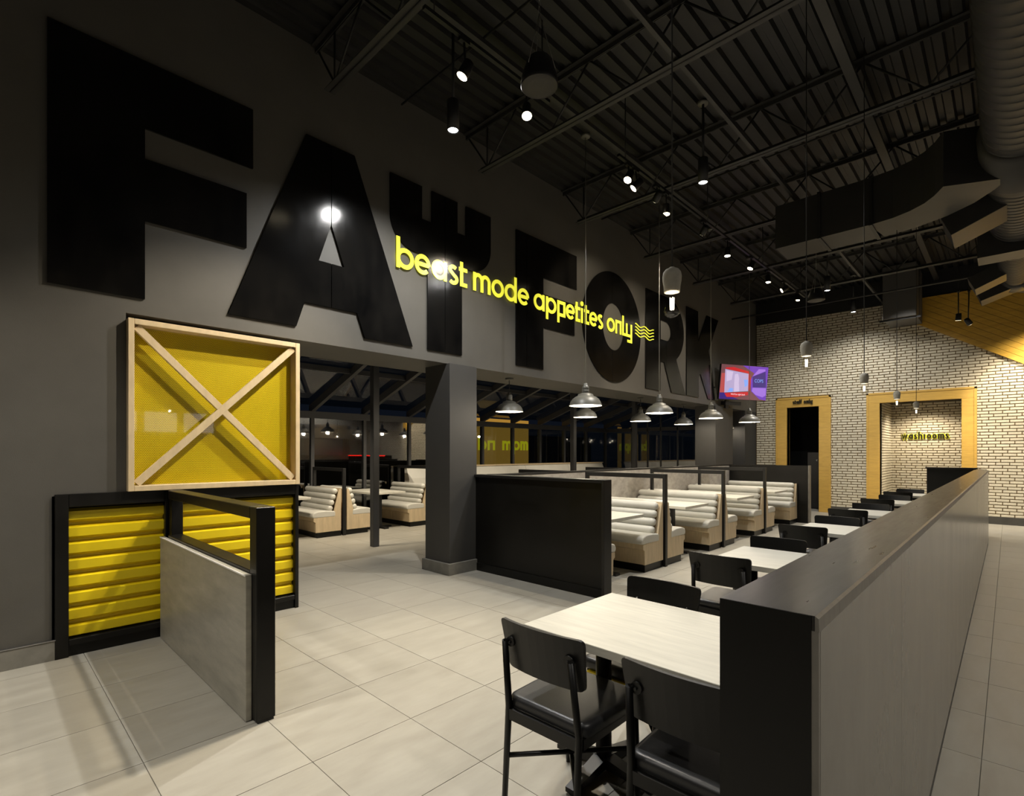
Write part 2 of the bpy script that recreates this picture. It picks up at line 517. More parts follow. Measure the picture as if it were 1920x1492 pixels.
def diag(x): return 5.5 if x < -1.47 else 4.50 - 0.645 * (x + 1.47)
bricks = brick_rows(-5.13, 1.6, 0.16, 5.12, [ST, WA], diag)
bricks.sort(key=lambda b: (0 if (b[0] < 0.27 and b[1] - b[0] > 0.12 and b[2] > 0.4) else 1, depth(b[0], BY)))
mb = MB(); brick_geo(mb, 0, 1, 0, BH - BM, 0)
b0 = mb.build('brick', 'brick_paint', wb, fix=False)
rest = MB()
for i, (a, b, za, zb) in enumerate(bricks):
    if i < 290 and abs((zb - za) - (BH - BM)) < 1e-4:
        o = b0 if i == 0 else b0.copy()
        if i: COL.objects.link(o)
        o.location = (a, BY, za); o.scale = (b - a, 1, 1)
    else:
        brick_geo(rest, a, b, za, zb, BY)
for (a, b, za, zb) in brick_rows(-2.268, -0.765, 0.16, 2.84, []):
    brick_geo(rest, a, b, za, zb, AY)
for (a, b, za, zb) in brick_rows(BY + 0.2, AY, 0.16, 2.84, []):
    brick_geo(rest, a, b, za, zb, -2.268, 'x')
o = rest.build('bricks_beyond', 'brick_paint', wb, fix=False); o['kind'] = 'stuff'
bb = empty('baseboard_back'); struct(bb)
MB().box(-3.333, -2.506, BY - 0.025, BY, 0, 0.16).build('base_strip', 'base_dark', bb)
MB().box(-0.538, 5.0, BY - 0.025, BY, 0, 0.16).build('base_strip', 'base_dark', bb)
MB().box(-5.14, -4.585, BY - 0.025, BY, 0, 0.16).build('base_strip', 'base_dark', bb)

# timber door surrounds
def surround(name, O, I, label):
    e = empty(name, (0, 0, 0)); struct(e)
    y0, y1 = BY - 0.05, BY + 0.22
    MB().box(O[0], I[0], y0, y1, 0, I[2]).build('jamb', 'amber_wood', e, bevel=0.004, segs=1)
    MB().box(I[1], O[1], y0, y1, 0, I[2]).build('jamb', 'amber_wood', e, bevel=0.004, segs=1)
    MB().box(O[0], O[1], y0, y1, I[2], O[2]).build('head', 'amber_wood', e, bevel=0.004, segs=1)
    k = 0.03
    for (a, b, c, d) in ((O[0] - k, O[0] + 0.012, 0, O[2] + k), (O[1] - 0.012, O[1] + k, 0, O[2] + k), (O[0] - k, O[1] + k, O[2] - 0.012, O[2] + k)):
        MB().box(a, b, y0 - 0.012, y0 + 0.06, c, d).build('edge_trim', 'amber_wood', e)
    e['label'] = label
surround('trim_1', ST, STI, 'amber timber surround of the staff doorway')
surround('trim_2', WA, WAI, 'wide amber timber surround of the washroom alcove')
# staff room behind the doorway with its dark door standing open
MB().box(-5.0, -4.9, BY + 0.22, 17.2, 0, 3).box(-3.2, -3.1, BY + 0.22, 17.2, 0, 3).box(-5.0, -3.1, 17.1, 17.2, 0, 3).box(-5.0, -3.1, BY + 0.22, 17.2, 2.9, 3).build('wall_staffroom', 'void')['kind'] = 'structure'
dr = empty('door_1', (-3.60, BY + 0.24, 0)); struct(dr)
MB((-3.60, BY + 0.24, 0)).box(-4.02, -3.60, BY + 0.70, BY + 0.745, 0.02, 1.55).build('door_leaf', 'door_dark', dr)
hd = MB((-3.60, BY + 0.24, 0)).cyl((-3.78, BY + 0.70, 1.33), (-3.78, BY + 0.645, 1.33), 0.028, 12).cyl((-3.78, BY + 0.65, 1.33), (-3.67, BY + 0.65, 1.33), 0.012, 8)
hd.build('door_handle', 'chrome', dr)

# sloping amber timber panelling at the right of the brick wall
wp = empty('wall_timber'); struct(wp)
D0 = Vector((-1.50, 4.515)); sl = -0.645
xr = 1.6
def slope_z(x, off): return D0.y + sl * (x - D0.x) + off
k = 0
off = 0.0
while off < 2.6:
    o1 = off + 0.135
    poly = [(D0.x, slope_z(D0.x, off)), (xr, slope_z(xr, off)), (xr, slope_z(xr, o1 - 0.006)), (D0.x, slope_z(D0.x, o1 - 0.006))]
    # clip against the black wall top
    def clip(pl, zt):
        res = []
        for a, b in zip(pl, pl[1:] + pl[:1]):
            ia, ib = a[1] <= zt, b[1] <= zt
            if ia: res.append(a)
            if ia != ib:
                t = (zt - a[1]) / (b[1] - a[1]); res.append((a[0] + t * (b[0] - a[0]), zt))
        return res
    pl = clip(poly, 5.13)
    if len(pl) >= 3:
        MB().prism(pl, 'y', BY - 0.07, BY - 0.001).build('plank', 'amber_planks', wp)
    off = o1
MB().box(D0.x - 0.05, D0.x, BY - 0.085, BY - 0.001, 4.52, 5.13).build('edge_trim', 'amber_wood', wp)

# ---- unseen room closure: wall behind the camera and the order side
struct(MB().box(6.0, 6.2, -4.2, BY, 0, 5.72).build('wall_right', 'brick_far'))
struct(MB().box(-6.0, 6.2, -4.4, -4.2, 0, 5.72).build('wall_front', 'wall_paint'))

# ---- ceiling: corrugated deck, open-web joists
ce = empty('ceiling'); struct(ce)
mb = MB(); prof = []
x = -6.0
while x < 6.2:
    prof += [(x, 5.72), (x + 0.075, 5.72), (x + 0.095, 5.765), (x + 0.15, 5.765), (x + 0.17, 5.72)]
    x += 0.17
vs = []; fs = []
for (px, pz) in prof: vs += [(px, -4.4, pz), (px, BY + 0.2, pz)]
for i in range(len(prof) - 1): fs.append((2 * i, 2 * i + 1, 2 * i + 3, 2 * i + 2))
mb.add(vs, fs); mb.box(-6.1, 6.2, -4.4, BY + 0.2, 5.80, 5.9)
mb.build('deck', 'deck', ce, fix=False)
JZ = 5.12
for k in range(-2, 7):
    y = 2.44 + (k - 1) * 2.05
    jm = MB()
    for s in (-1, 1):
        yy = y + s * 0.032
        jm.box(-4.86, 6.1, yy - 0.024, yy + 0.024, JZ, JZ + 0.007)            # bottom chord, flat legs
        jm.box(-4.86, 6.1, yy - s * 0.024 - 0.004, yy - s * 0.024 + 0.004, JZ, JZ + 0.055)
        jm.box(-5.4, 6.1, yy - 0.024, yy + 0.024, 5.705, 5.712)
        jm.box(-5.4, 6.1, yy - s * 0.024 - 0.004, yy - s * 0.024 + 0.004, 5.655, 5.712)
    jo = jm.build('joist', 'joist', ce)
    x = -4.75; up = 0
    while x < 2.6:
        x2 = x + 0.52
        za, zb = (JZ + 0.03, 5.68) if up == 0 else (5.68, JZ + 0.03)
        MB().cyl((x, y, za), (x2, y, zb), 0.011, 6).build('web_rod', 'deck', jo)
        x = x2; up = 1 - up
    MB().cyl((-5.1, y, 5.66), (-4.75, y, JZ + 0.04), 0.011, 6).build('web_rod', 'deck', jo)
    MB().cyl((-4.75, y, 5.66), (-4.75, y, JZ + 0.04), 0.011, 6).build('web_rod', 'deck', jo)
for (x, z, wd) in ((-3.73, 5.55, 0.03), (-1.20, 5.50, 0.045), (0.6, 5.5, 0.045), (-2.2, 5.15, 0.02)):
    MB().box(x - wd, x + wd, -4.2, BY, z, z + 0.05).build('bridging_bar', 'joist', ce)
MB().cyl((-5.1, 3.45, 5.60), (5, 3.45, 5.60), 0.012, 6).build('conduit', 'deck', ce)
MB().cyl((-5.1, 7.55, 5.60), (5, 7.55, 5.60), 0.012, 6).build('conduit', 'deck', ce)
MB().cyl((-5.1, 13.4, 4.95), (5, 13.4, 4.95), 0.022, 8).build('conduit', 'joist', ce)

# ---- sunroom (glazed lean-to) behind the lettered wall
GX = -10.40
sun = empty('wall_sunroom'); struct(sun)
my = [2.44 - 1.2 + 1.2 * i for i in range(0, 13)]
my = [4.84 + 1.2 * i for i in range(-4, 10)]
EY = 15.64
def rz(x): return 2.42 + 0.336 * (x - GX)
MB().box(GX - 0.05, GX + 0.05, 0.0, EY, 2.26, 2.40).build('header', 'aluminium_dark', sun)
MB().box(GX - 0.05, GX + 0.05, 0.0, EY, 0.0, 0.30).build('sill', 'aluminium_dark', sun)
for y in my:
    MB().box(GX - 0.06, GX + 0.045, y - 0.035, y + 0.035, 0.30, 2.26).build('mullion', 'aluminium_dark', sun)
    MB().prism([(GX - 0.05, 2.36), (-6.0, rz(-6.0)), (-6.0, rz(-6.0) + 0.16), (GX - 0.05, 2.52)], 'y', y - 0.04, y + 0.04).build('rafter', 'aluminium_dark', sun)
for y0, y1 in zip(my[:-1], my[1:]):
    MB().box(GX - 0.006, GX + 0.006, y0 + 0.035, y1 - 0.035, 0.30, 2.26).build('pane', 'glass_night', sun)
    MB().prism([(GX, rz(GX) + 0.115), (-6.0, rz(-6.0) + 0.115), (-6.0, rz(-6.0) + 0.125), (GX, rz(GX) + 0.125)], 'y', y0 + 0.04, y1 - 0.04).build('roof_pane', 'glass_night', sun)
    for xx in (-8.75,):
        z = rz(xx)
        MB().box(xx - 0.035, xx + 0.035, y0 + 0.04, y1 - 0.04, z + 0.02, z + 0.11).build('purlin', 'aluminium_dark', sun)
# end wall of the sunroom
for x in (-9.33, -8.73, -8.25, -7.66, -7.05, -6.5):
    MB().box(x - 0.02, x + 0.02, EY - 0.03, EY + 0.03, 0, rz(x)).build('mullion', 'aluminium_dark', sun)
MB().box(GX, -6.0, EY - 0.03, EY + 0.03, 2.26, 2.38).build('header', 'aluminium_dark', sun)
MB().prism([(GX, 0), (-6, 0), (-6, rz(-6)), (GX, rz(GX))], 'y', EY - 0.006, EY + 0.006).build('pane', 'glass_night', sun)
MB().prism([(GX, 0), (-6, 0), (-6, rz(-6) + .2), (GX, rz(GX) + .1)], 'y', 0.0, 0.1).build('end_wall', 'wall_dark', sun)
MB().box(-6.05, -5.95, 0, EY, 3.9, 4.3).build('flashing', 'wall_dark', sun)
MB().box(-6.0, -5.98, 0.1, EY, 2.68, 4.0).build('inner_lining', 'wall_dark', sun)
for i, (x, y) in enumerate(((-7.55, 4.58), (-7.55, 9.98), (-7.55, 12.80))):
    MB().box(x - 0.055, x + 0.055, y - 0.055, y + 0.055, 0, rz(x) + 0.02).build('post', 'aluminium_dark', sun, bevel=0.004, segs=1)

# ================================================================== BIG WALL LETTERS
def filled_mesh(outlines):
    """2D closed outlines (first outer, rest holes) -> (verts, triangles) through a filled curve."""
    cu = bpy.data.curves.new('tmp', 'CURVE'); cu.dimensions = '2D'; cu.fill_mode = 'BOTH'
    for pts in outlines:
        sp = cu.splines.new('POLY'); sp.points.add(len(pts) - 1)
        for p, q in zip(sp.points, pts): p.co = (q[0], q[1], 0, 1)
        sp.use_cyclic_u = True
    ob = bpy.data.objects.new('tmp', cu); COL.objects.link(ob)
    bpy.context.view_layer.update()
    me = bpy.data.meshes.new_from_object(ob.evaluated_get(bpy.context.evaluated_depsgraph_get()))
    V = [(v.co.x, v.co.y) for v in me.vertices]
    Fc = [tuple(p.vertices) for p in me.polygons]
    bpy.data.objects.remove(ob, do_unlink=True); bpy.data.curves.remove(cu); bpy.data.meshes.remove(me)
    return V, Fc

def letter(outlines, seam, label, thick=0.02):
    ys = [p[0] for p in outlines[0]]; zs = [p[1] for p in outlines[0]]
    c = ((min(ys) + max(ys)) / 2, min(zs))
    e = empty('wall_letter', (WX, c[0], c[1]))
    tag(e, label, 'letter', 'big letters on the lettered wall')
    V, Fc = filled_mesh(outlines)
    def make(side):
        bm = bmesh.new()
        vs = [bm.verts.new((0.0, v[0] - c[0], v[1] - c[1])) for v in V]
        for f in Fc:
            try: bm.faces.new([vs[i] for i in f])
            except ValueError: pass
        if side is not None:
            bmesh.ops.bisect_plane(bm, geom=bm.verts[:] + bm.edges[:] + bm.faces[:], plane_co=(0, seam - c[0] + side * 0.004, 0),
                                   plane_no=(0, side, 0), clear_inner=True)
        r = bmesh.ops.extrude_face_region(bm, geom=bm.faces[:])
        bmesh.ops.translate(bm, vec=(thick, 0, 0), verts=[x for x in r['geom'] if isinstance(x, bmesh.types.BMVert)])
        bmesh.ops.recalc_face_normals(bm, faces=bm.faces)
        me = bpy.data.meshes.new('letter_panel'); bm.to_mesh(me); bm.free()
        me.materials.append(MATS['letter_steel'])
        o = bpy.data.objects.new('letter_panel', me); COL.objects.link(o); o.parent = e; o.location = (0.001, 0, 0)
    if seam is None: make(None)
    else:
        make(-1); make(1)
    return e
def arc(cy, cz, ry, rz_, a0, a1, n=24):
    return [(cy + ry * math.cos(R(a0 + (a1 - a0) * i / n)), cz + rz_ * math.sin(R(a0 + (a1 - a0) * i / n))) for i in range(n + 1)]
T, B = 4.775, 2.812
def letF(y): return [[(y, B), (y + .60, B), (y + .60, 3.458), (y + 1.388, 3.458), (y + 1.388, 3.968), (y + .60, 3.968), (y + .60, 4.22), (y + 1.445, 4.22), (y + 1.445, T), (y, T)]]
letter(letF(0.374), None, 'black capital F, first and leftmost of the huge wall letters, above the yellow screen')
letter([[(1.602, B), (2.229, B), (2.314, 3.07), (2.897, 3.07), (2.990, B), (3.627, B), (2.866, T), (2.329, T)],
        [(2.462, 3.53), (2.743, 3.53), (2.598, 3.944)]], 2.60, 'black capital A with a small triangular opening, second of the huge wall letters')
letter([[(3.846, B), (4.396, B), (4.396, 3.955), (4.56, 3.955)] + arc(4.56, 4.31, .354, .355, -90, 0)[1:] + [(4.914, T), (4.468, T), (4.468, 4.382), (4.321, 4.382), (4.321, T), (3.912, T),
        (3.912, 4.382), (3.763, 4.382), (3.763, T), (3.317, T)] + arc(3.672, 4.31, .355, .355, 180, 270)[:-1] + [(3.672, 3.955), (3.846, 3.955)]], 4.118,
       'black fork-shaped letter T with three prongs on the lettered wall')
letter(letF(5.427), 5.65, 'black capital F in the middle of the lettered wall, behind the words mode appetites')
letter([arc(7.977, 3.80, .942, .985, 0, 360, 64)[:-1], arc(7.977, 3.81, .345, .42, 0, 360, 48)[:-1]], 7.93, 'black round letter O with an oval opening on the lettered wall')
letter([[(9.127, B), (9.715, B), (9.715, 3.41), (9.872, 3.41), (10.196, B), (10.849, B), (10.42, 3.50)] + arc(10.10, 4.12, .66, .655, -62, 90, 24) + [(9.127, T)],
        [(9.715, 3.865)] + arc(9.97, 4.06, .21, .195, -90, 90, 16) + [(9.715, 4.255)]], 9.95, 'black letter R on the lettered wall, behind the nearest hanging bulb')
letter([[(10.90, B), (11.52, B), (11.52, 3.30), (11.60, 3.36), (12.03, B), (12.60, B), (12.056, 3.95), (12.62, T), (11.96, T), (11.50, 4.09), (11.48, T), (10.90, T)]], None,
       'black letter K, last of the huge wall letters, beside the television')

# ================================================================== STROKE LETTERING
def ell(cx, cz, rx, rz_, a0, a1, n=22): return [(cx + rx * math.cos(R(a0 + (a1 - a0) * i / n)), cz + rz_ * math.sin(R(a0 + (a1 - a0) * i / n))) for i in range(n + 1)]
def glyph(ch, W, X, s):
    """list of (points, closed) strokes; W width, X x-height, s stroke"""
    h = s / 2; x0, x1, z0, z1 = h, W - h, h, X - h
    cx, cz, rx, rzz = (x0 + x1) / 2, X / 2, (x1 - x0) / 2, X / 2 - h
    asc, des = X * 1.48, -X * 0.42
    oval = (ell(cx, cz, rx, rzz, 0, 360)[:-1], True)
    if ch == 'o': return [oval]
    if ch == 'b': return [oval, ([(x0, 0), (x0, asc)], False)]
    if ch == 'd': return [oval, ([(x1, 0), (x1, asc)], False)]
    if ch == 'a': return [oval, ([(x1, 0), (x1, X)], False)]
    if ch == 'p': return [oval, ([(x0, des), (x0, X)], False)]
    if ch == 'P': return [([(x0, des), (x0, z1), (x1, z1), (x1, z0), (x0, z0)], False)]
    if ch == 'e': return [(ell(cx, cz, rx, rzz, 0, 318), False), ([(x0, cz), (x1, cz)], False)]
    if ch == 's': return [(ell(cx, X * 0.74, rx * 0.9, X * 0.26 - h, 35, 235, 10) + ell(cx, X * 0.26, rx, X * 0.26 - h * 0.6, 70, -145, 12), False)]
    if ch == 't': return [([(W * .32, X * 1.30), (W * .32, h), (W, h)], False), ([(0, z1), (W, z1)], False)]
    if ch == 'i': return [([(cx, 0), (cx, X)], False), (ell(cx, X * 1.30, s * .28, s * .28, 0, 360, 8)[:-1], True)]
    if ch == 'l': return [([(x0, asc), (x0, h), (W, h)], False)]
    if ch == 'n': return [([(x0, 0), (x0, z1), (x1, z1), (x1, 0)], False)]
    if ch == 'h': return [([(x0, 0), (x0, asc)], False), ([(x0, X * .5)] + ell(cx, X - rx - h, rx, rx, 180, 0, 12)[1:] + [(x1, 0)], False)]
    if ch == 'r': return [([(x0, 0), (x0, X)], False), (ell(x1, X * .42, x1 - x0, X * .58 - h, 180, 90, 8), False)]
    if ch == 'f': return [([(W * .35, 0), (W * .35, asc - s), (W * .6, asc - h), (W, asc - h)], False), ([(0, z1), (W * .95, z1)], False)]
    if ch == 'y': return [([(x0, X), (x0, h), (x1, h)], False), ([(x1, X), (x1, des + h), (W * .22, des + h)], False)]
    if ch == 'w': return [([(x0, X), (W * .29, h * .6), (cx, X * .9), (W * .71, h * .6), (x1, X)], False)]
    if ch == 'm':
        r_ = (x1 - x0) / 4
        return [([(x0, 0), (x0, X)], False), (ell(x0 + r_, X - r_ - h, r_, r_, 180, 0, 10) + [(cx, 0)], False), (ell(cx + r_, X - r_ - h, r_, r_, 180, 0, 10) + [(x1, 0)], False)]
    return []
def ribbon(mb, pts, closed, s, P, t0, t1):
    """flat stroke of width s along pts; P(a,b,t) maps to 3-D"""
    n = len(pts); L_, R_ = [], []
    for i in range(n):
        p = Vector(pts[i])
        a = Vector(pts[i - 1]) if (i > 0 or closed) else None
        b = Vector(pts[(i + 1) % n]) if (i < n - 1 or closed) else None
        d1 = (p - a).normalized() if a is not None else None
        d2 = (b - p).normalized() if b is not None else None
        if d1 is None: d1 = d2
        if d2 is None: d2 = d1
        n1 = Vector((-d1.y, d1.x)); n2 = Vector((-d2.y, d2.x))
        m = (n1 + n2)
        m = m.normalized() if m.length > 1e-6 else n1
        k = min(2.0, 1 / max(0.3, m.dot(n1)))
        L_.append(p + m * (s / 2 * k)); R_.append(p - m * (s / 2 * k))
    vs = []
    for i in range(n):
        vs += [P(L_[i].x, L_[i].y, t1), P(R_[i].x, R_[i].y, t1), P(L_[i].x, L_[i].y, t0), P(R_[i].x, R_[i].y, t0)]
    fs = []
    rng = n if closed else n - 1
    for i in range(rng):
        a = 4 * i; b = 4 * ((i + 1) % n)
        fs += [(a, b, b + 1, a + 1), (a + 2, a + 3, b + 3, b + 2), (a, a + 2, b + 2, b), (a + 1, b + 1, b + 3, a + 3)]
    if not closed:
        fs += [(0, 1, 3, 2)]; e = 4 * (n - 1); fs += [(e, e + 2, e + 3, e + 1)]
    mb.add(vs, fs)

def yz_of(u, x):   # world y at image column u on plane x
    th = R(43.877); F = 969.255
    dx = -math.sin(th) * F + math.cos(th) * (u - 960); dy = math.cos(th) * F + math.sin(th) * (u - 960)
    return dy * x / dx
# slogan in yellow stand-off letters
SX = WX + 0.028
sg = empty('slogan_sign', (SX, 3.40, 3.70))
tag(sg, 'yellow lowercase words beast mode appetites only running across the big letters', 'sign')
A_, B_ = 7.111, 7.68
lets = [('b', 730 + 95 / A_, 730 + 330 / A_), ('e', 730 + 340 / A_, 730 + 550 / A_), ('a', 730 + 562 / A_, 730 + 768 / A_), ('s', 730 + 785 / A_, 730 + 922 / A_),
        ('t', 730 + 930 / A_, 730 + 1040 / A_), ('m', 730 + 1120 / A_, 730 + 1350 / A_), ('o', 730 + 1365 / A_, 730 + 1530 / A_), ('d', 730 + 1540 / A_, 730 + 1700 / A_),
        ('e', 730 + 1715 / A_, 730 + 1865 / A_)]
lets += [(c, 990 + a / B_, 990 + b / B_) for c, a, b in (('a', 85, 240), ('p', 262, 410), ('P', 425, 540), ('e', 548, 675), ('t', 680, 752), ('i', 756, 802), ('t', 812, 882),
         ('e', 885, 1000), ('s', 1005, 1082), ('o', 1138, 1252), ('n', 1262, 1346), ('l', 1360, 1410), ('y', 1414, 1500))]
for ch, ua, ub in lets:
    ya, yb = yz_of(ua, SX), yz_of(ub, SX)
    mb = MB((SX, 3.40, 3.70))
    for q, (pts, cl) in enumerate(glyph(ch, yb - ya, 0.245, 0.050)):
        ribbon(mb, pts, cl, 0.050, lambda a, b, t: (SX + t, ya + a, 3.705 + b), -0.006, 0.0 + 0.0006 * q)
    mb.build('letter', 'neon_yellow', sg, fix=True)
y0w, y1w = yz_of(990 + 1548 / B_, SX), yz_of(990 + 1810 / B_, SX)
for k in range(4):
    mb = MB((SX, 3.40, 3.70))
    pts = [(SX - 0.002, y0w + (y1w - y0w) * i / 24, 3.985 - k * 0.062 + 0.022 * math.cos(i / 24 * 4 * math.pi) - 0.012 * i / 24) for i in range(25)]
    mb.ring_path(pts, 0.0095, 8); mb.build('wave_line', 'neon_yellow', sg)

def small_sign(name, word, x0, x1, yb, z, X, s, m, halo, label):
    e = empty(name, ((x0 + x1) / 2, yb, z)); tag(e, label, 'sign')
    ws = {'i': .4, 'l': .45, 't': .6, 'f': .55, 'r': .55, 'm': 1.45, 'w': 1.4, ' ': .5, 's': .75}
    tot = sum(ws.get(c, 1.0) for c in word) + 0.18 * (len(word) - 1)
    k = (x1 - x0) / tot; x = x0
    for c in word:
        wd = ws.get(c, 1.0) * k
        if c != ' ':
            for (st, mm, ya, yc) in ((s * 1.55, halo, 0.012, 0.004), (s, m, 0.04, 0.014)):
                if mm is None: continue
                mb = MB(((x0 + x1) / 2, yb, z))
                for q, (pts, cl) in enumerate(glyph(c, wd, X, s)):
                    ribbon(mb, pts, cl, st, lambda a, b, t: (x + a, yb - t, z + b), yc, ya + 0.0004 * q)
                mb.build('letter' if mm == m else 'letter_backing', mm, e)
        x += wd + 0.18 * k
small_sign('washroom_sign', 'washrooms', -2.04, -1.09, AY - 0.012, 1.90, 0.125, 0.038, 'sign_black', 'halo_yellow', 'black letters washrooms with a yellow outline on the alcove bricks')
small_sign('staff_sign', 'staff only', -4.185, -3.712, BY - 0.05, 2.845, 0.075, 0.02, 'sign_black', None, 'small black words staff only on the amber doorway head')

# ================================================================== YELLOW SCREEN + CORRUGATED PANELS
e = empty('crate_screen', (-5.15, 1.55, 1.235))
tag(e, 'pale timber crate frame with diagonal cross braces over yellow perforated metal', 'screen')
off = (-5.15, 1.55, 1.235)
FX0, FX1 = -5.26, -5.085
ya, yb, za, zb = 0.853, 2.245, 1.235, 2.632
for (a, b, c, d) in ((ya, ya + .042, za, zb), (yb - .042, yb, za, zb), (ya + .042, yb - .042, za, za + .045), (ya + .042, yb - .042, zb - .045, zb)):
    MB(off).box(FX0, FX1, a, b, c, d).build('frame_rail', 'pale_wood', e, bevel=0.003, segs=1)
def brace(p, q, x0, x1, wd):
    d = (Vector(q) - Vector(p)).normalized(); nn = Vector((-d.y, d.x)) * wd / 2
    poly = [tuple(Vector(p) + nn), tuple(Vector(p) - nn), tuple(Vector(q) - nn), tuple(Vector(q) + nn)]
    MB(off).prism(poly, 'x', x0, x1).build('cross_brace', 'pale_wood', e, bevel=0.002, segs=1)
brace((ya + .06, zb - .06), (yb - .06, za + .06), FX1 - 0.06, FX1 - 0.022, 0.058)
brace((ya + .06, za + .06), (yb - .06, zb - .06), FX1 - 0.055, FX1 - 0.020, 0.058)
MB(off).box(-5.215, -5.213, ya + .042, yb - .042, za + .045, zb - .045).build('perforated_sheet', 'perforated_yellow', e)
MB(off).box(-5.203, -5.199, ya + .042, yb - .042, za + .045, zb - .045).build('glass_pane', 'glass_clear', e)
MB(off).box(-5.262, -5.255, ya + .02, yb - .02, za + .02, zb - .02).build('backing', 'black_lam', e)

def corr_panel(y0, y1, fy0, fy1, label):
    e = empty('corrugated_panel', (-5.16, (y0 + y1) / 2, 0)); o = (-5.16, (y0 + y1) / 2, 0)
    tag(e, label, 'wall panel')
    # corrugated sheet: 8 ribs
    prof = []; z = 0.125; P = 0.1265
    for i in range(8):
        prof += [(-5.215, z), (-5.175, z + 0.022), (-5.175, z + 0.088), (-5.215, z + 0.108)]
        z += P
    vs = []; fs = []
    for (px, pz) in prof: vs += [(px, y0, pz), (px, y1, pz)]
    for i in range(len(prof) - 1): fs.append((2 * i, 2 * i + 1, 2 * i + 3, 2 * i + 2))
    MB(o).add(vs, fs).build('corrugated_sheet', 'yellow_paint', e, fix=False)
    for (a, b, c, d, x1) in ((fy0, y0, 0.0, 1.235, -5.125), (y1, fy1, 0.0, 1.235, -5.125), (y0, y1, 1.135, 1.235, -5.125), (y0, y1, 0.085, 0.13, -5.13), (y0, y1, 0.0, 0.085, -5.15)):
        MB(o).box(-5.30, x1, a, b, c, d).build('frame_bar', 'black_lam', e, bevel=0.003, segs=1)
corr_panel(0.495, 1.115, 0.415, 1.135, 'yellow corrugated metal panel in a black frame, left of the low divider')
corr_panel(1.245, 2.215, 1.225, 2.25, 'yellow corrugated metal panel in a black frame, seen through the low divider')

e = empty('entry_divider', (-4.1, 1.16, 0)); o = (-4.1, 1.16, 0)
tag(e, 'low entry divider with a black open frame and a grey stone-look panel', 'divider')
MB(o).box(-3.19, -3.085, 1.112, 1.218, 0.012, 1.235).build('post', 'black_lam', e, bevel=0.004, segs=1)
MB(o).box(-5.13, -5.02, 1.137, 1.218, 0.0, 1.235).build('post', 'black_lam', e, bevel=0.003, segs=1)
MB(o).box(-5.02, -3.19, 1.112, 1.218, 1.165, 1.235).build('top_rail', 'black_lam', e, bevel=0.004, segs=1)
MB(o).box(-5.02, -3.19, 1.112, 1.218, 0.0, 0.865).build('core', 'black_lam', e, bevel=0.004, segs=1)
MB(o).box(-5.12, -3.155, 1.078, 1.111, 0.004, 0.845).build('panel', 'stone_lam', e, bevel=0.002, segs=1)
MB(o).box(-5.12, -3.155, 1.074, 1.078, 0.837, 0.846).build('edge_strip', 'shade_white', e)
MB(o).box(-3.185, -3.09, 1.12, 1.21, 0.0, 0.012).build('foot', 'black_paint', e)

# ================================================================== BOOTHS
def bench(xn, xf, yb, f, label, group, back=True):
    """xn aisle end (larger x), xf far end, yb plane of the back, f = +1/-1 facing along y"""
    o = ((xn + xf) / 2, yb, 0)
    e = empty('booth_bench', o); tag(e, label, 'bench', group)
    def pr(poly, a, b, name, m, bevel=0.0):
        MB(o).prism([(yb + f * s, z) for (s, z) in poly], 'x', a, b).build(name, m, e, bevel=bevel)
    pr([(0.02, 0), (0.48, 0), (0.48, 0.1), (0.02, 0.1)], xf, xn - 0.02, 'kick_plate', 'black_lam')
    pr([(0.02, .1), (.50, .1), (.505, .285), (.545, .305), (.545, .365), (0.02, .365)], xf, xn - 0.026, 'seat_box', 'bench_wood')
    pr([(0.03, .1), (.515, .1), (.522, .285), (.555, .305), (.555, .365), (.185, .385), (.065, .865), (0.03, .865)], xn - 0.026, xn, 'end_panel', 'bench_wood')
    pr([(0.03, .365), (.16, .365), (.045, .86), (0.03, .86)], xf, xn - 0.026, 'back_board', 'bench_wood')
    # seat cushion, crowned
    pl = [(.14, .366), (.565, .366), (.58, .395), (.58, .425), (.555, .46), (.47, .484), (.31, .484), (.14, .465)]
    MB(o).prism([(yb + f * s, z) for s, z in pl], 'x', xf, xn + 0.004).build('seat_cushion', 'vinyl', e, bevel=0.022, segs=3)
    for k in range(4):
        t = k / 3
        zc = 0.515 + 0.104 * k; sc = 0.215 - 0.095 * t
        r = 0.057
        x0, x1 = xf + 0.005, xn - 0.03
        prof = [(0.0, 0.35), (0.012, 0.72), (0.035, 0.95), (0.06, 1.0)]
        pts = [(x0 + a, yb + f * sc, zc) for a, _ in prof] + [(x1 - a, yb + f * sc, zc) for a, _ in reversed(prof)]
        rs = [r * q for _, q in prof] + [r * q for _, q in reversed(prof)]
        MB(o).ring_path(pts, rs, 16).build('back_roll', 'vinyl', e)
    return e
def frame(xn, xf, y, label, group, h=1.255):
    o = ((xn + xf) / 2, y, 0)
    e = empty('divider_frame', o); tag(e, label, 'divider', group)
    t = 0.03
    MB(o).box(xn - 0.045, xn, y - t, y + t, 0, h).build('post', 'black_metal', e, bevel=0.002, segs=1)
    MB(o).box(xf, xf + 0.045, y - t, y + t, 0, h).build('post', 'black_metal', e, bevel=0.002, segs=1)
    MB(o).box(xf + 0.045, xn - 0.045, y - t, y + t, h - 0.06, h).build('top_rail', 'black_metal', e, bevel=0.002, segs=1)
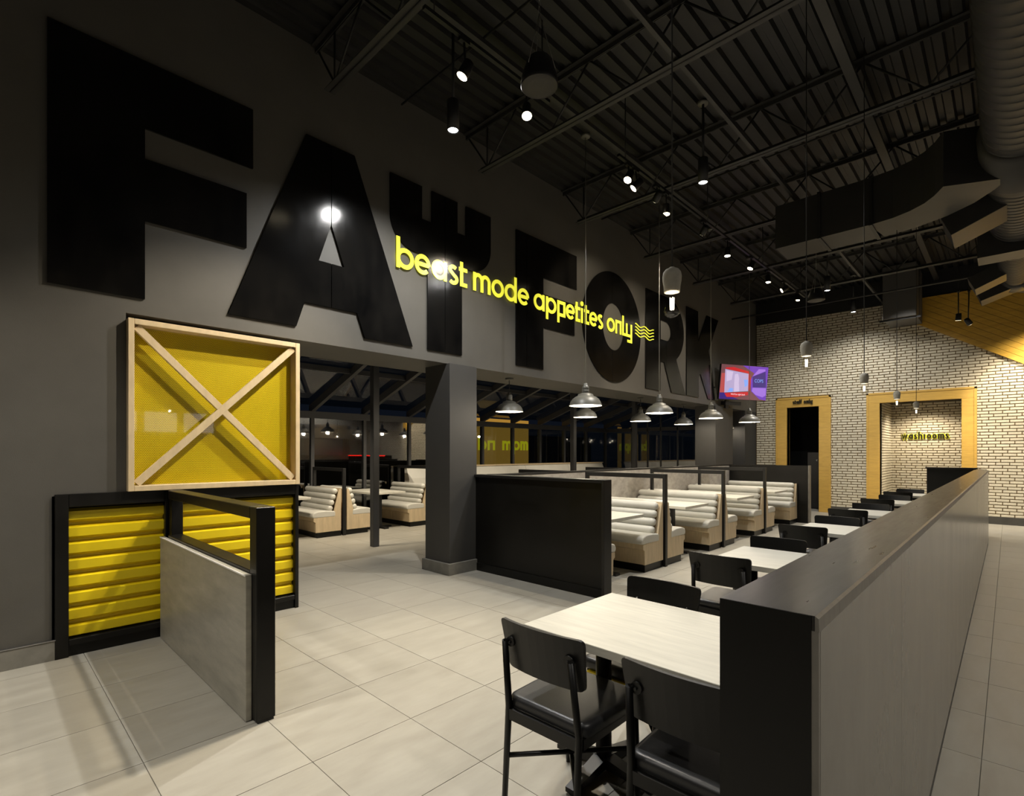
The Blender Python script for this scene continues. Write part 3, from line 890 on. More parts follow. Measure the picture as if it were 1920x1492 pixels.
def booth_table(xn, xf, yc, wd, label, group):
    o = ((xn + xf) / 2, yc, 0)
    e = empty('booth_table', o); tag(e, label, 'table', group)
    MB(o).box(xf, xn, yc - wd / 2, yc + wd / 2, 0.715, 0.755).build('table_top', 'table_wood', e, bevel=0.003, segs=1)
    xm = xn - 0.42
    MB(o).box(xm - .04, xm + .04, yc - .04, yc + .04, 0.03, 0.715).build('column', 'black_metal', e)
    MB(o).box(xm - .28, xm + .28, yc - .05, yc + .05, 0.0, 0.03).box(xm - .05, xm + .05, yc - .26, yc + .26, 0.0, 0.03).build('foot_plate', 'black_metal', e)
XN, XF = -3.37, -4.84
FY = (6.51, 8.50, 10.49)
G = 'white roll-back benches of the booths beside the low wall'
bench(XN, XF, 4.71, 1, 'booth bench behind the black front panel, only a sliver of its seat showing', G)
nm = ('nearest booth', 'second booth', 'third booth', 'farthest booth')
for i, y in enumerate(FY):
    bench(XN, XF, y - 0.03, -1, 'white roll-back bench on the far side of the %s beside the low wall' % nm[i], G)
    bench(XN, XF, y + 0.03, 1, 'white roll-back bench on the near side of the %s, mostly seen end-on' % nm[i + 1], G)
    frame(XN + 0.02, -4.68, y, ('first', 'second', 'third')[i] + ' black open frame counting from the black front panel of the booths', 'open frames between the booths')
bench(XN, XF, 12.60, -1, 'white roll-back bench against the black end panel by the staff door', G)
for i in range(4):
    booth_table(-3.40, -4.84, 5.60 + 1.99 * i, 0.80, 'white booth table in the %s beside the low wall' % nm[i], 'white tables of the booths')

# black panels at both ends of the booths and the low wall behind them
e = empty('booth_partition', (-4.05, 4.64, 0)); o = (-4.05, 4.64, 0)
tag(e, 'wide black front panel of the booths, standing against the square pillar', 'partition')
MB(o).box(-5.089, -3.09, 4.60, 4.68, 0.0, 1.225).build('board', 'black_lam', e)
MB(o).box(-3.09, -3.055, 4.57, 4.71, 0.0, 1.26).build('end_post', 'black_metal', e, bevel=0.003, segs=1)
MB(o).box(-5.089, -3.09, 4.57, 4.71, 1.225, 1.26).build('top_cap', 'black_metal', e, bevel=0.003, segs=1)
MB(o).box(-5.055, -3.09, 4.585, 4.60, 0.0, 0.10).build('kick_board', 'black_lam', e)
e = empty('booth_partition', (-4.05, 12.66, 0)); o = (-4.05, 12.66, 0)
tag(e, 'black end panel of the booths in front of the staff door', 'partition')
MB(o).box(-4.86, -3.16, 12.61, 12.71, 0.0, 1.26).build('board', 'black_lam', e)
MB(o).box(-3.16, -3.13, 12.60, 12.72, 0.0, 1.265).build('end_post', 'edge_band', e)
e = empty('low_wall', (-4.93, 8.6, 0)); o = (-4.93, 8.6, 0)
tag(e, 'low grey wall with a dark cap running along the far ends of the booths', 'partition')
MB(o).box(-4.99, -4.87, 4.72, 12.60, 0, 1.24).build('core', 'black_lam', e)
MB(o).box(-4.87, -4.855, 4.72, 12.60, 0.0, 1.235).build('face_panel', 'grey_lam', e)
MB(o).box(-5.0, -4.85, 4.72, 12.60, 1.24, 1.262).build('cap', 'black_metal', e)

# sunroom booths
SXN, SXF = -8.98, -10.22
G2 = 'white roll-back benches in the sunroom'
bench(SXN, SXF, 4.77, -1, 'white roll-back bench in the sunroom nearest the yellow screen, back against an open frame', G2)
bench(SXN, SXF, 4.83, 1, 'white roll-back bench in the sunroom half hidden by the thin post', G2)
frame(SXN + 0.02, SXF, 4.80, 'black open frame between the back-to-back benches in the sunroom', 'open frames in the sunroom')
bench(SXN, SXF, 6.78, -1, 'white roll-back bench in the sunroom right beside the square pillar', G2)
frame(SXN + 0.02, SXF, 6.82, 'black open frame behind the sunroom bench beside the square pillar', 'open frames in the sunroom')
booth_table(-8.95, -10.2, 5.79, 0.72, 'white table in the sunroom crossed by the thin post', 'white tables in the sunroom')
booth_table(-8.95, -10.2, 3.75, 0.80, 'white table corner in the sunroom showing past the yellow panel', 'white tables in the sunroom')
for y, t in ((6.62, 'left one'), (8.60, 'right one')):
    frame(-5.02, -6.18, y, 'black open frame peeping over the low grey wall, ' + t, 'open frames behind the low wall')
e = empty('window_bench', (-10.1, 10.9, 0)); o = (-10.1, 10.9, 0)
tag(e, 'long white bench back with a timber cap below the sunroom windows', 'bench')
ys = [6.95, 9.0, 11.02, 13.0, 14.95]
for a, b in zip(ys[:-1], ys[1:]):
    MB(o).prism([(-10.16, 0.45), (-9.92, 0.45), (-9.98, 0.95), (-10.08, 1.195), (-10.16, 1.195)], 'y', a + 0.004, b - 0.004).build('back_panel', 'vinyl', e)
    MB(o).box(-10.16, -9.55, a + 0.002, b - 0.002, 0.36, 0.46).build('seat_cushion', 'vinyl', e, bevel=0.02)
MB(o).box(-10.19, -10.05, 6.93, 14.97, 1.195, 1.225).build('cap', 'bench_wood', e)
MB(o).box(-10.16, -9.6, 6.95, 14.95, 0.0, 0.36).build('seat_box', 'bench_wood', e)

# ================================================================== LONG HALF WALL
e = empty('half_wall', (-0.34, 6.4, 0)); o = (-0.34, 6.4, 0)
tag(e, 'long dark half wall with a wood-grain top in the right foreground', 'partition')
MB(o).box(-0.43, -0.262, 1.078, 11.85, 0.0, 1.222).build('core', 'black_lam', e)
MB(o).box(-0.43, -0.256, 1.0672, 11.86, 1.222, 1.25).build('top_cap', 'dark_wood', e)
MB(o).box(-0.43, -0.262, 1.0655, 1.078, 0.0, 1.2495).build('end_panel', 'black_lam', e)
MB(o).box(-0.262, -0.25, 1.0665, 1.078, 0.0, 1.222).build('edge_band', 'edge_band', e)
sy = [1.078, 2.07, 4.38, 6.69, 9.0, 11.3, 11.86]
for a, b in zip(sy[:-1], sy[1:]):
    MB(o).box(-0.262, -0.25, a + 0.0015, b - 0.0015, 0.06, 1.222).build('side_panel', 'side_lam', e)
MB(o).prism([(-0.256, 1.25), (-0.256, 1.222), (-0.249, 1.222), (-0.250, 1.246)], 'y', 1.066, 11.86).build('edge_band', 'edge_band', e)
MB(o).box(-0.262, -0.2535, 1.068, 11.86, 0.0, 0.055).build('skirting', 'black_metal', e)
e = empty('return_wall', (-0.75, 12.95, 0)); o = (-0.75, 12.95, 0)
tag(e, 'short black return wall behind the last table at the far end of the half wall', 'partition')
MB(o).box(-1.16, -0.43, 12.90, 13.05, 0, 1.235).build('board', 'black_lam', e)
MB(o).box(-1.18, -0.42, 12.88, 13.07, 1.235, 1.262).build('cap', 'dark_wood', e)
MB(o).box(-0.43, -0.30, 11.87, 13.05, 0, 1.24).build('side_board', 'black_lam', e)

# ================================================================== DINING TABLES AND CHAIRS ALONG THE HALF WALL
ORD = ('nearest', 'second', 'third', 'fourth', 'fifth', 'last')
def dining_table():
    e = empty('dining_table')
    MB().box(-0.595, 0.595, -0.37, 0.37, 0.718, 0.755).build('table_top', 'table_wood', e, bevel=0.002, segs=1)
    MB().box(-0.45, 0.45, -0.28, 0.28, 0.70, 0.718).build('under_frame', 'black_metal', e)
    for x in (-0.40, 0.36):
        bs = MB().cyl((x, 0, 0.05), (x, 0, 0.705), 0.038, 20).build('column', 'black_metal', e)
        m_ = MB()
        for k in range(4):
            an = R(90 * k)
            c, s_ = math.cos(an), math.sin(an)
            L_ = 0.27
            pts = [(-0.028, 0.0), (0.028, 0.0)]
            q = []
            for (t, wv, z0, z1) in ((0.0, .036, .03, .085), (L_, .026, .008, .03)):
                for (sx, zz) in ((-1, z0), (1, z0), (1, z1), (-1, z1)):
                    px, py = t, sx * wv
                    q.append((x + px * c - py * s_, px * s_ + py * c, zz))
            m_.add(q, [(0, 1, 2, 3), (4, 7, 6, 5), (0, 4, 5, 1), (1, 5, 6, 2), (2, 6, 7, 3), (3, 7, 4, 0)])
            m_.cyl((x + 0.25 * c, 0.25 * s_, 0), (x + 0.25 * c, 0.25 * s_, 0.012), 0.018, 8)
        m_.build('base_cross', 'black_metal', bs)
    return e
proto_t = dining_table()
TY = [2.135 + 2.03 * i for i in range(6)]
for i in range(6):
    t = proto_t if i == 0 else copy_tree(proto_t)
    t.location = (-1.03, TY[i], 0)
    tag(t, 'white %s table along the half wall%s' % (('nearest dining', 'second dining', 'third dining', 'fourth dining', 'fifth dining', 'farthest dining')[i], ', with the half wall hiding its right end' if i == 0 else ''),
        'table', 'white tables along the half wall')

def rounded_panel(wt, wb, h, rad, n=5):
    """outline in (x,z): top width wt, bottom width wb, rounded corners"""
    cs = [(-wb / 2, 0), (wb / 2, 0), (wt / 2, h), (-wt / 2, h)]
    pts = []
    for i, c in enumerate(cs):
        p = Vector(c); a = (Vector(cs[i - 1]) - p).normalized(); b = (Vector(cs[(i + 1) % 4]) - p).normalized()
        s = p + a * rad; t = p + b * rad
        for k in range(n + 1):
            f = k / n
            pts.append(tuple((s * (1 - f) ** 2) + (p * (2 * f * (1 - f))) + (t * f * f)))
    return pts
def chair():
    e = empty('dining_chair')
    # backrest: slightly curved plywood panel leaning back
    pts = rounded_panel(0.445, 0.405, 0.218, 0.028)
    nx = 10
    V, Fc = filled_mesh([pts])
    bm = bmesh.new()
    vs = [bm.verts.new((v[0], 0, v[1])) for v in V]
    for f in Fc: bm.faces.new([vs[i] for i in f])
    for k in range(1, nx):
        xx = -0.2225 + 0.445 * k / nx
        bmesh.ops.bisect_plane(bm, geom=bm.verts[:] + bm.edges[:] + bm.faces[:], plane_co=(xx, 0, 0), plane_no=(1, 0, 0))
    r_ = bmesh.ops.extrude_face_region(bm, geom=bm.faces[:])
    bmesh.ops.translate(bm, vec=(0, 0.016, 0), verts=[x for x in r_['geom'] if isinstance(x, bmesh.types.BMVert)])
    for v in bm.verts:
        y = v.co.y - 0.03 * (1 - (v.co.x / 0.2225) ** 2)
        v.co.y = y - 0.19 - 0.20 * v.co.z
        v.co.z += 0.608
    bmesh.ops.recalc_face_normals(bm, faces=bm.faces)
    me = bpy.data.meshes.new('backrest'); bm.to_mesh(me); bm.free()
    me.materials.append(MATS['chair_black'])
    o = bpy.data.objects.new('backrest', me); COL.objects.link(o); o.parent = e
    # seat cushion
    sc = rounded_panel(0.455, 0.425, 0.445, 0.055, 6)
    MB().prism([(p[0], p[1] - 0.205) for p in sc], 'z', 0.42, 0.482).build('seat', 'vinyl_black', e, bevel=0.026, segs=4)
    for p in e.children[-1].data.polygons: p.use_smooth = True
    for s in (-1, 1):
        MB().ring_path([(s * 0.192, -0.240, 0), (s * 0.188, -0.215, 0.44), (s * 0.176, -0.252, 0.74)], [0.0125, 0.0155, 0.0135], 10).build('leg', 'chair_black', e)
        MB().ring_path([(s * 0.195, 0.225, 0), (s * 0.190, 0.205, 0.425)], [0.0125, 0.0155], 10).build('leg', 'chair_black', e)
        MB().box(s * 0.19 - 0.011, s * 0.19 + 0.011, -0.20, 0.20, 0.385, 0.428).build('side_rail', 'chair_black', e)
        MB().cyl((s * 0.155, -0.243, 0.735), (s * 0.155, -0.222, 0.735), 0.022, 12).build('bracket', 'chair_black', e)
        MB().cyl((s * 0.155, -0.250, 0.732), (s * 0.155, -0.238, 0.732), 0.006, 8).build('screw', 'black_metal', e)
        MB().cyl((s * 0.15, -0.200, 0.71), (s * 0.15, -0.212, 0.712), 0.0055, 8).build('screw', 'chrome', e)
    MB().box(-0.185, 0.185, -0.226, -0.204, 0.385, 0.432).build('back_rail', 'chair_black', e)
    MB().box(-0.18, 0.18, 0.205, 0.228, 0.360, 0.396).build('front_rail', 'chair_black', e)
    MB().box(-0.18, 0.18, 0.205, 0.247, 0.394, 0.4195).build('front_strip', 'yellow_paint', e)
    MB().cyl((-0.189, -0.225, 0.225), (0.192, 0.212, 0.225), 0.011, 8).build('stretcher', 'chair_black', e)
    MB().cyl((0.189, -0.225, 0.205), (-0.192, 0.212, 0.205), 0.011, 8).build('stretcher', 'chair_black', e)
    return e
proto_c = chair()
first = [True]
def put_chair(x, y, rz_, label):
    c = proto_c if first[0] else copy_tree(proto_c)
    first[0] = False
    c.location = (x, y, 0); c.rotation_euler = (0, 0, rz_)
    tag(c, label, 'chair', 'black chairs at the tables along the half wall')
put_chair(-1.398, 1.845, R(0.5), 'black wooden chair nearest the camera with its whole padded seat in view')
put_chair(-0.778, 1.83, R(0.5), 'black wooden chair beside the near end of the half wall, its right side cut off')
for i in range(6):
    if i > 0:
        put_chair(-1.48, TY[i] - 0.29, R(-1 + (i % 3)), 'black chair seen from behind at the %s table along the half wall' % ORD[i])
    if i < 5 or True:
        put_chair(-1.40, TY[i] + 0.315, R(180 + (i % 2) * 2), 'black chair facing the camera at the %s table along the half wall' % ORD[i])

# ================================================================== LIGHT FIXTURES
# --- dome pendants
def dome(x, y, zr, ztop, cord, label, group, Wt, canopy_name='canopy'):
    o = (x, y, zr)
    e = empty('dome_pendant', o); tag(e, label, 'pendant lamp', group)
    prof = [(0.212, 0.0), (0.209, 0.012), (0.198, 0.05), (0.172, 0.088), (0.132, 0.118), (0.105, 0.128), (0.098, 0.150), (0.066, 0.162), (0.050, 0.168)]
    MB(o).lathe(prof, (x, y, zr), 40).build('shade', 'shade_grey', e, fix=False)
    inner = [(r - 0.004, z - 0.003) for r, z in prof]
    inner[0] = (0.210, 0.001)
    MB(o).lathe(inner, (x, y, zr), 40).build('shade_lining', 'shade_white', e, fix=False)
    sk = MB(o).lathe([(0.0, 0.30), (0.022, 0.298), (0.030, 0.285), (0.030, 0.265), (0.045, 0.255), (0.047, 0.215), (0.043, 0.212), (0.047, 0.207), (0.047, 0.165), (0.0, 0.163)], (x, y, zr), 24)
    sk.build('socket_cap', 'shade_grey', e)
    MB(o).lathe([(0.0, 0.012), (0.026, 0.02), (0.042, 0.05), (0.036, 0.09), (0.02, 0.12), (0.018, 0.16)], (x, y, zr), 20).build('bulb', 'bulb_glow', e)
    MB(o).cyl((x, y, zr + 0.295), (x, y, ztop - 0.02), 0.0055, 8).build('stem', cord, e)
    MB(o).lathe([(0.0, -0.03), (0.05, -0.028), (0.062, -0.018), (0.062, 0.0), (0.0, 0.0)], (x, y, ztop), 24).build(canopy_name, 'shade_grey', e)
    lamp('dome_pendant_lamp', 'POINT', (x, y, zr - 0.02), Wt, WARM, radius=0.045)
for i, y in enumerate((5.55, 7.53, 9.50, 11.48)):
    dome(-4.0, y, 2.16 + 0.012 * i, 5.70, 'cord_steel', 'dark dome pendant on a long stem over the %s' % nm[i].replace('booth', 'booth table'), 'dome pendants over the booths', 26)
for i, (y, t) in enumerate(((5.66, 'first'), (7.62, 'second'), (9.56, 'third'), (11.52, 'fourth'))):
    dome(-5.50, y, 2.17 + 0.012 * i, 2.68, 'cord_black', 'dark dome pendant hung short from the beam underside, %s from the square pillar' % t, 'dome pendants under the beam', 14)
dome(-5.50, 14.0, 2.20, 2.68, 'cord_black', 'dark dome pendant in the narrow opening left of the brick wall', 'dome pendants under the beam', 8)
# unseen lamps added without fixtures behind the lettered wall and over the window tables
for (x, y) in ((-9.6, 1.9), (-9.0, 3.7), (-9.3, 5.8), (-9.2, 8.2), (-9.2, 10.6), (-9.2, 13.0)):
    lamp('sunroom_fill_light', 'SPOT', (x + 1.2, y, rz(x + 1.2) - 0.12), 300 if y < 7 else 160, WARM, (x, y, 0), 95, 0.7, 0.05)

# --- hanging filament bulbs in concrete sockets
def filament_bulb(x, y, label, ztop=5.70):
    zt, zb = 2.352, 2.132
    o = (x, y, zb)
    e = empty('filament_pendant', o); tag(e, label, 'pendant lamp', 'bare bulbs hanging along the half wall')
    MB(o).cyl((x, y, zt - 0.004), (x, y, ztop), 0.0035, 8).build('cord', 'cord_black', e)
    MB(o).lathe([(0.0, 0.218), (0.010, 0.218), (0.014, 0.214), (0.028, 0.207), (0.037, 0.195), (0.0405, 0.178), (0.039, 0.158), (0.035, 0.135), (0.033, 0.110), (0.024, 0.108), (0.0, 0.108)],
                (x, y, zb), 28).build('socket', 'concrete', e)
    MB(o).lathe([(0.017, 0.112), (0.0185, 0.10), (0.022, 0.08), (0.028, 0.05), (0.0325, 0.030), (0.031, 0.018), (0.022, 0.007), (0.009, 0.002), (0.0, 0.0)], (x, y, zb), 28).build('bulb_glass', 'glass_bulb', e)
    f = MB(o)
    for k in range(4):
        an = R(45 + 90 * k)
        f.cyl((x + 0.0065 * math.cos(an), y + 0.0065 * math.sin(an), zb + 0.034), (x + 0.0085 * math.cos(an), y + 0.0085 * math.sin(an), zb + 0.086), 0.0022, 6)
    f.build('filament', 'filament', e)
    lamp('filament_lamp', 'POINT', (x, y, zb + 0.06), 1.5, WARM, radius=0.02)
for i, t in enumerate(('largest and nearest hanging filament bulb, in front of the letter R', 'second hanging filament bulb from the camera, left of the staff doorway head',
                       'third hanging filament bulb from the camera, between the two amber doorways', 'fourth hanging filament bulb, at the left of the washroom alcove head',
                       'smallest hanging filament bulb, inside the washroom alcove opening')):
    filament_bulb(-1.05, (2.09, 4.145, 6.20, 8.30, 10.25)[i], t, 4.435 if i == 3 else 5.72)

# --- black cylinder downlights
def can(x, y, z, label, Wt, stem=True, color=COOL):
    o = (x, y, z)
    e = empty('cylinder_downlight', o); tag(e, label, 'ceiling light', 'black cylinder downlights')
    MB(o).lathe([(0.0, 0.29), (0.055, 0.29), (0.058, 0.285), (0.058, 0.0), (0.052, 0.0), (0.050, 0.03), (0.0, 0.032)], (x, y, z), 28).build('can', 'black_paint', e)
    MB(o).lathe([(0.0, 0.010), (0.049, 0.010)], (x, y, z), 24).build('lens', 'lamp_cool', e, fix=False)
    MB(o).cyl((x, y, z + 0.29), (x, y, 5.70), 0.014, 10).build('stem', 'black_paint', e)
    MB(o).lathe([(0.0, -0.03), (0.06, -0.03), (0.065, 0.0), (0.0, 0.0)], (x, y, 5.71), 20).build('canopy', 'shade_grey', e)
    lamp('cylinder_downlight_lamp', 'SPOT', (x, y, z - 0.01), Wt, color, (x, y, 0), 152, 0.85, 0.03)
can(-3.89, 3.22, 4.67, 'black cylinder downlight with a starry white glare above the letters A and T', 420)
can(-2.62, 6.00, 4.75, 'black cylinder downlight with a white glare right of the track lights', 330)
can(-2.66, 12.0, 4.83, 'black cylinder downlight next to the far hanging speaker', 330)
can(-2.635, 14.3, 4.84, 'black cylinder downlight overlapping the top edge of the brick wall', 110)

# --- track with spot heads
tr = empty('light_track', (-3.25, 8.5, 4.98)); tag(tr, 'black lighting track running away below the joists', 'light track')
MB((-3.25, 8.5, 4.98)).box(-3.267, -3.233, 5.15, 12.7, 4.965, 4.995).build('rail', 'black_metal', tr)
MB((-3.25, 8.5, 4.98)).box(-3.267, -3.233, 2.4, 3.9, 4.965, 4.995).build('rail', 'black_metal', tr)
for y in (2.5, 3.8, 5.3, 7.6, 10.0, 12.4):
    MB((-3.25, 8.5, 4.98)).cyl((-3.25, y, 4.995), (-3.25, y, 5.72), 0.006, 6).build('hanger', 'black_metal', tr)
def head(x, y, z, tgt, label, Wt, size=48, ztrack=4.965):
    o = (x, y, z)
    e = empty('track_head', o); tag(e, label, 'spotlight', 'track spotlight heads')
    d = (Vector(tgt) - Vector(o)).normalized()
    p = Vector(o)
    MB(o).ring_path([p - d * 0.10, p - d * 0.095, p + d * 0.030, p + d * 0.036], [0.028, 0.043, 0.049, 0.047], 20).build('barrel', 'black_metal', e)
    u = d.cross(Vector((0, 0, 1))).normalized() if abs(d.z) < 0.99 else Vector((1, 0, 0)); v = d.cross(u)
    c = p + d * 0.037; n_ = 20
    MB(o).add([tuple(c + (u * math.cos(2 * math.pi * k / n_) + v * math.sin(2 * math.pi * k / n_)) * 0.0455) for k in range(n_)], [tuple(range(n_))]).build('lens', 'lamp_warm', e, fix=False)
    MB(o).cyl(tuple(p - d * 0.03), (x, y, ztrack), 0.010, 8).build('arm', 'black_metal', e)
    MB(o).box(x - 0.02, x + 0.02, y - 0.05, y + 0.05, ztrack - 0.03, ztrack).build('adapter', 'black_metal', e)
    lamp('track_head_lamp', 'SPOT', tuple(p + d * 0.05), Wt, WARM, tgt, size, 0.5, 0.04)
TX = -3.25
head(TX, 2.807, 4.69, (-4.5, 1.35, 0.9), 'warm track spotlight highest in the picture, glaring right above the cylinder downlight', 470, 75)
head(TX, 3.581, 4.72, (-2.0, 2.2, 0), 'warm glaring track spotlight just under the hanging speaker', 330, 60)
head(TX, 5.37, 4.80, (-3.4, 3.2, 1.0), 'left one of the close pair of tilted track spotlights', 260, 60)
head(TX, 5.53, 4.76, (-4.6, 4.4, 3.0), 'right one of the close pair of tilted track spotlights', 90, 60)
head(TX, 6.05, 4.80, (-5.1, 7.2, 3.6), 'track spotlight turned away to the wall, left of the third lit head', 130, 70)
head(TX, 6.304, 4.715, (-3.0, 5.8, 0), 'warm track spotlight straight above the nearest hanging filament bulb', 240, 60)
head(TX, 7.45, 4.80, (-5.1, 8.8, 3.4), 'dark track spotlight turned to the lettered wall, between lit heads', 130, 70)
head(TX, 8.357, 4.73, (-3.2, 8.0, 0), 'warm track spotlight above the letter K, left of the rectangular duct', 220, 60)
head(TX, 9.40, 4.79, (-4.4, 7.9, 1.0), 'warm tilted track spotlight right beside the rail in the middle of the row', 160, 60)
head(TX, 10.288, 4.765, (-3.1, 9.8, 0), 'warm oval track spotlight, third lit head from the far end', 220, 60)
head(TX, 11.2, 4.80, (-5.1, 10.2, 3.6), 'small track spotlight turned left, second from the far end of the track', 90, 60)
head(TX, 12.146, 4.82, (-3.0, 11.7, 0), 'last track spotlight left of the far hanging speaker', 220, 60)
# two spot heads hanging in front of the timber panelling
for (x, z, t, tg) in ((-0.723, 4.20, 'left one of two hanging spotlights in front of the amber panelling', (-1.0, 14.6, 0)),
                      (-0.565, 4.09, 'right one of two hanging spotlights in front of the amber panelling', (0.6, 15.28, 2.0))):
    head(x, 13.5, z, tg, t, 260, 70, 4.75 if x < -0.6 else 4.72)
    MB((x, 13.5, 4.7)).cyl((x, 13.5, 4.72), (x, 13.5, 5.72), 0.006, 6).build('hanger', 'black_metal', [q for q in bpy.data.objects if q.get('label') == t][0], loc=(0, 0, 4.7 - z))

# wall wash over the brick wall and amber panelling, from an unseen lamp beyond the right edge of the picture
lamp('wall_wash_lamp', 'SPOT', (1.15, 14.2, 4.3), 520, WARM, (0.45, 15.3, 2.7), 85, 0.8, 0.05)
lamp('alcove_fill_light', 'SPOT', (-1.5, 16.2, 2.80), 190, WARM, (-1.5, 16.4, 0), 140, 0.8, 0.05)  # added to brighten the alcove bricks, no fixture
for x in (-4.2, -2.9, -1.6):
    lamp('brick_fill_light', 'SPOT', (x, 13.0, 4.9), 95, NEUT, (x, 15.3, 2.3), 75, 0.9, 0.05)  # added to brighten the brick wall, no fixtures at these spots

# --- hanging speakers
def speaker(x, y, z, label, D=0.27):
    o = (x, y, z); r = D / 2
    e = empty('pendant_speaker', o); tag(e, label, 'speaker', 'hanging speakers')
    MB(o).lathe([(0.0, r * 1.45), (r * .50, r * 1.45), (r * .62, r * 1.36), (r * .80, r * .9), (r * .97, r * .35), (r, r * .12), (r, 0.0), (r * .96, -0.008)], (x, y, z), 36).build('housing', 'speaker_black', e)
    MB(o).lathe([(r * .96, -0.008), (r * .93, -0.004), (r * .6, -0.012), (0.0, -0.016)], (x, y, z), 36).build('grille', 'grille', e, fix=False)
    ap = (x, y, z + 0.52)
    for k in range(3):
        an = R(30 + 120 * k)
        MB(o).cyl((x + r * .85 * math.cos(an), y + r * .85 * math.sin(an), z + r * .8), ap, 0.0022, 6).build('cable', 'cord_steel', e)
    n_ = int((5.76 - z - 0.52) / 0.045)
    for k in range(n_):
        zz = z + 0.52 + 0.045 * k
        m_ = MB(o); pts = []
        for q in range(9):
            a = 2 * math.pi * q / 8
            px, pz = 0.008 * math.cos(a), 0.026 * math.sin(a)
            pts.append((x + (px if k % 2 else 0), y + (0 if k % 2 else px), zz + 0.024 + pz))
        m_.ring_path(pts, 0.0022, 4, caps=False); m_.build('chain_link', 'cord_steel', e)
speaker(-2.43, 2.81, 4.18, 'black hanging speaker on a chain near the top middle of the picture')
speaker(-2.38, 9.98, 4.15, 'black hanging speaker on a chain in the distance, above the brick wall')

# ================================================================== DUCTS
e = empty('round_duct', (0.10, 8.0, 4.75)); o = (0.10, 8.0, 4.75)
tag(e, 'dark ribbed round air duct with a curved rectangular branch at the right of the ceiling', 'air duct')
def duct_seg(y0, y1, r, name='duct_length', pitch=0.135):
    pts = []; rs = []; y = y0
    while y < y1 - 1e-6:
        ye = min(y + pitch, y1)
        pts += [(0.10, y, 4.75), (0.10, y + 0.008, 4.75), (0.10, y + 0.016, 4.75), (0.10, ye - 0.001, 4.75)]
        rs += [r, r + 0.007, r, r]
        y = ye
    MB(o).ring_path(pts, rs, 40).build(name, 'duct', e)
duct_seg(-4.0, 7.1, 0.30)
MB(o).ring_path([(0.10, 7.1, 4.75), (0.10, 7.12, 4.75), (0.10, 7.95, 4.75), (0.10, 8.02, 4.75), (0.10, 8.03, 4.75)], [0.30, 0.345, 0.345, 0.36, 0.30], 40).build('collar', 'duct', e)
duct_seg(8.03, 10.0, 0.30, pitch=0.11)
MB(o).box(-0.33, 0.55, 10.0, 10.42, 4.34, 5.10).build('plenum_box', 'duct', e)
duct_seg(10.42, 12.6, 0.25, pitch=0.09)
MB(o).ring_path([(0.10, 12.6, 4.75), (0.10, 13.0, 4.75)], [0.20, 0.20], 40).build('duct_length', 'duct', e)
MB(o).ring_path([(0.10, 13.0, 4.75), (0.10, 13.05, 4.75), (0.10, 13.3, 4.72), (0.10, 13.45, 4.70)], [0.2, 0.235, 0.235, 0.15], 40).build('end_cap', 'duct', e)
def spout(p, d, ln, a, b):
    """rectangular diffuser spout: start p, direction d, length, half width a (along y), half height b"""
    p = Vector(p); d = Vector(d).normalized(); u = Vector((0, 1, 0)); u = (u - d * u.dot(d)).normalized(); v = d.cross(u)
    q = []
    for t in (0, ln):
        for (i, j) in ((-1, -1), (1, -1), (1, 1), (-1, 1)):
            q.append(tuple(p + d * t + u * a * i + v * b * j))
    MB(o).add(q, [(0, 1, 2, 3), (4, 7, 6, 5), (0, 4, 5, 1), (1, 5, 6, 2), (2, 6, 7, 3), (3, 7, 4, 0)]).build('air_spout', 'duct', e, bevel=0.004, segs=1)
spout((0.0, 8.75, 4.62), (-1, 0, -0.42), 0.62, 0.30, 0.13)
spout((0.0, 12.2, 4.68), (-1, 0, -0.45), 0.52, 0.24, 0.12)
spout((0.05, 13.3, 4.66), (-1, 0, -0.35), 0.50, 0.24, 0.12)
spout((0.15, 13.3, 4.66), (1, 0, -0.35), 0.45, 0.24, 0.12)

cl = [(-2.40, 8.2), (-1.8, 8.2), (-1.25, 8.2), (-0.95, 8.15), (-0.70, 8.03), (-0.50, 7.86), (-0.36, 7.66), (-0.26, 7.45)]
def duct_run(c, z0, z1, wd, name):
    n_ = len(c); vs = []; fs = []
    for i in range(n_):
        p = Vector(c[i]); a = Vector(c[max(0, i - 1)]); b = Vector(c[min(n_ - 1, i + 1)])
        d = (b - a).normalized(); nn = Vector((-d.y, d.x)) * wd / 2
        for q, z in ((p + nn, z0), (p - nn, z0), (p - nn, z1), (p + nn, z1)): vs.append((q.x, q.y, z))
    for i in range(n_ - 1):
        for k in range(4):
            fs.append((4 * i + k, 4 * i + (k + 1) % 4, 4 * i + 4 + (k + 1) % 4, 4 * i + 4 + k))
    fs += [(0, 1, 2, 3), tuple(4 * (n_ - 1) + k for k in (3, 2, 1, 0))]
    MB(o).add(vs, fs).build(name, 'duct', e)
duct_run(cl[:3], 4.45, 5.05, 0.57, 'duct_length')
duct_run(cl[2:], 4.45, 5.05, 0.57, 'elbow')
for x in (-1.85, -1.27):
    MB(o).box(x - 0.02, x + 0.02, 7.89, 8.51, 4.435, 5.065).build('seam_flange', 'deck', e)
e = empty('vent_box', (-1.75, 14.7, 4.52)); o = (-1.75, 14.7, 4.52)
tag(e, 'dark grey square duct box hanging against the top of the brick wall', 'air duct')
MB(o).box(-2.05, -1.45, 14.15, 15.22, 4.53, 5.70).build('box', 'vent_grey', e, bevel=0.006, segs=1)
MB(o).box(-2.12, -1.38, 14.22, 14.26, 4.49, 4.53).build('support_bar', 'black_paint', e)
for x in (-2.09, -1.41):
    MB(o).cyl((x, 14.24, 4.53), (x, 14.24, 5.70), 0.006, 6).build('hanger_rod', 'black_paint', e)

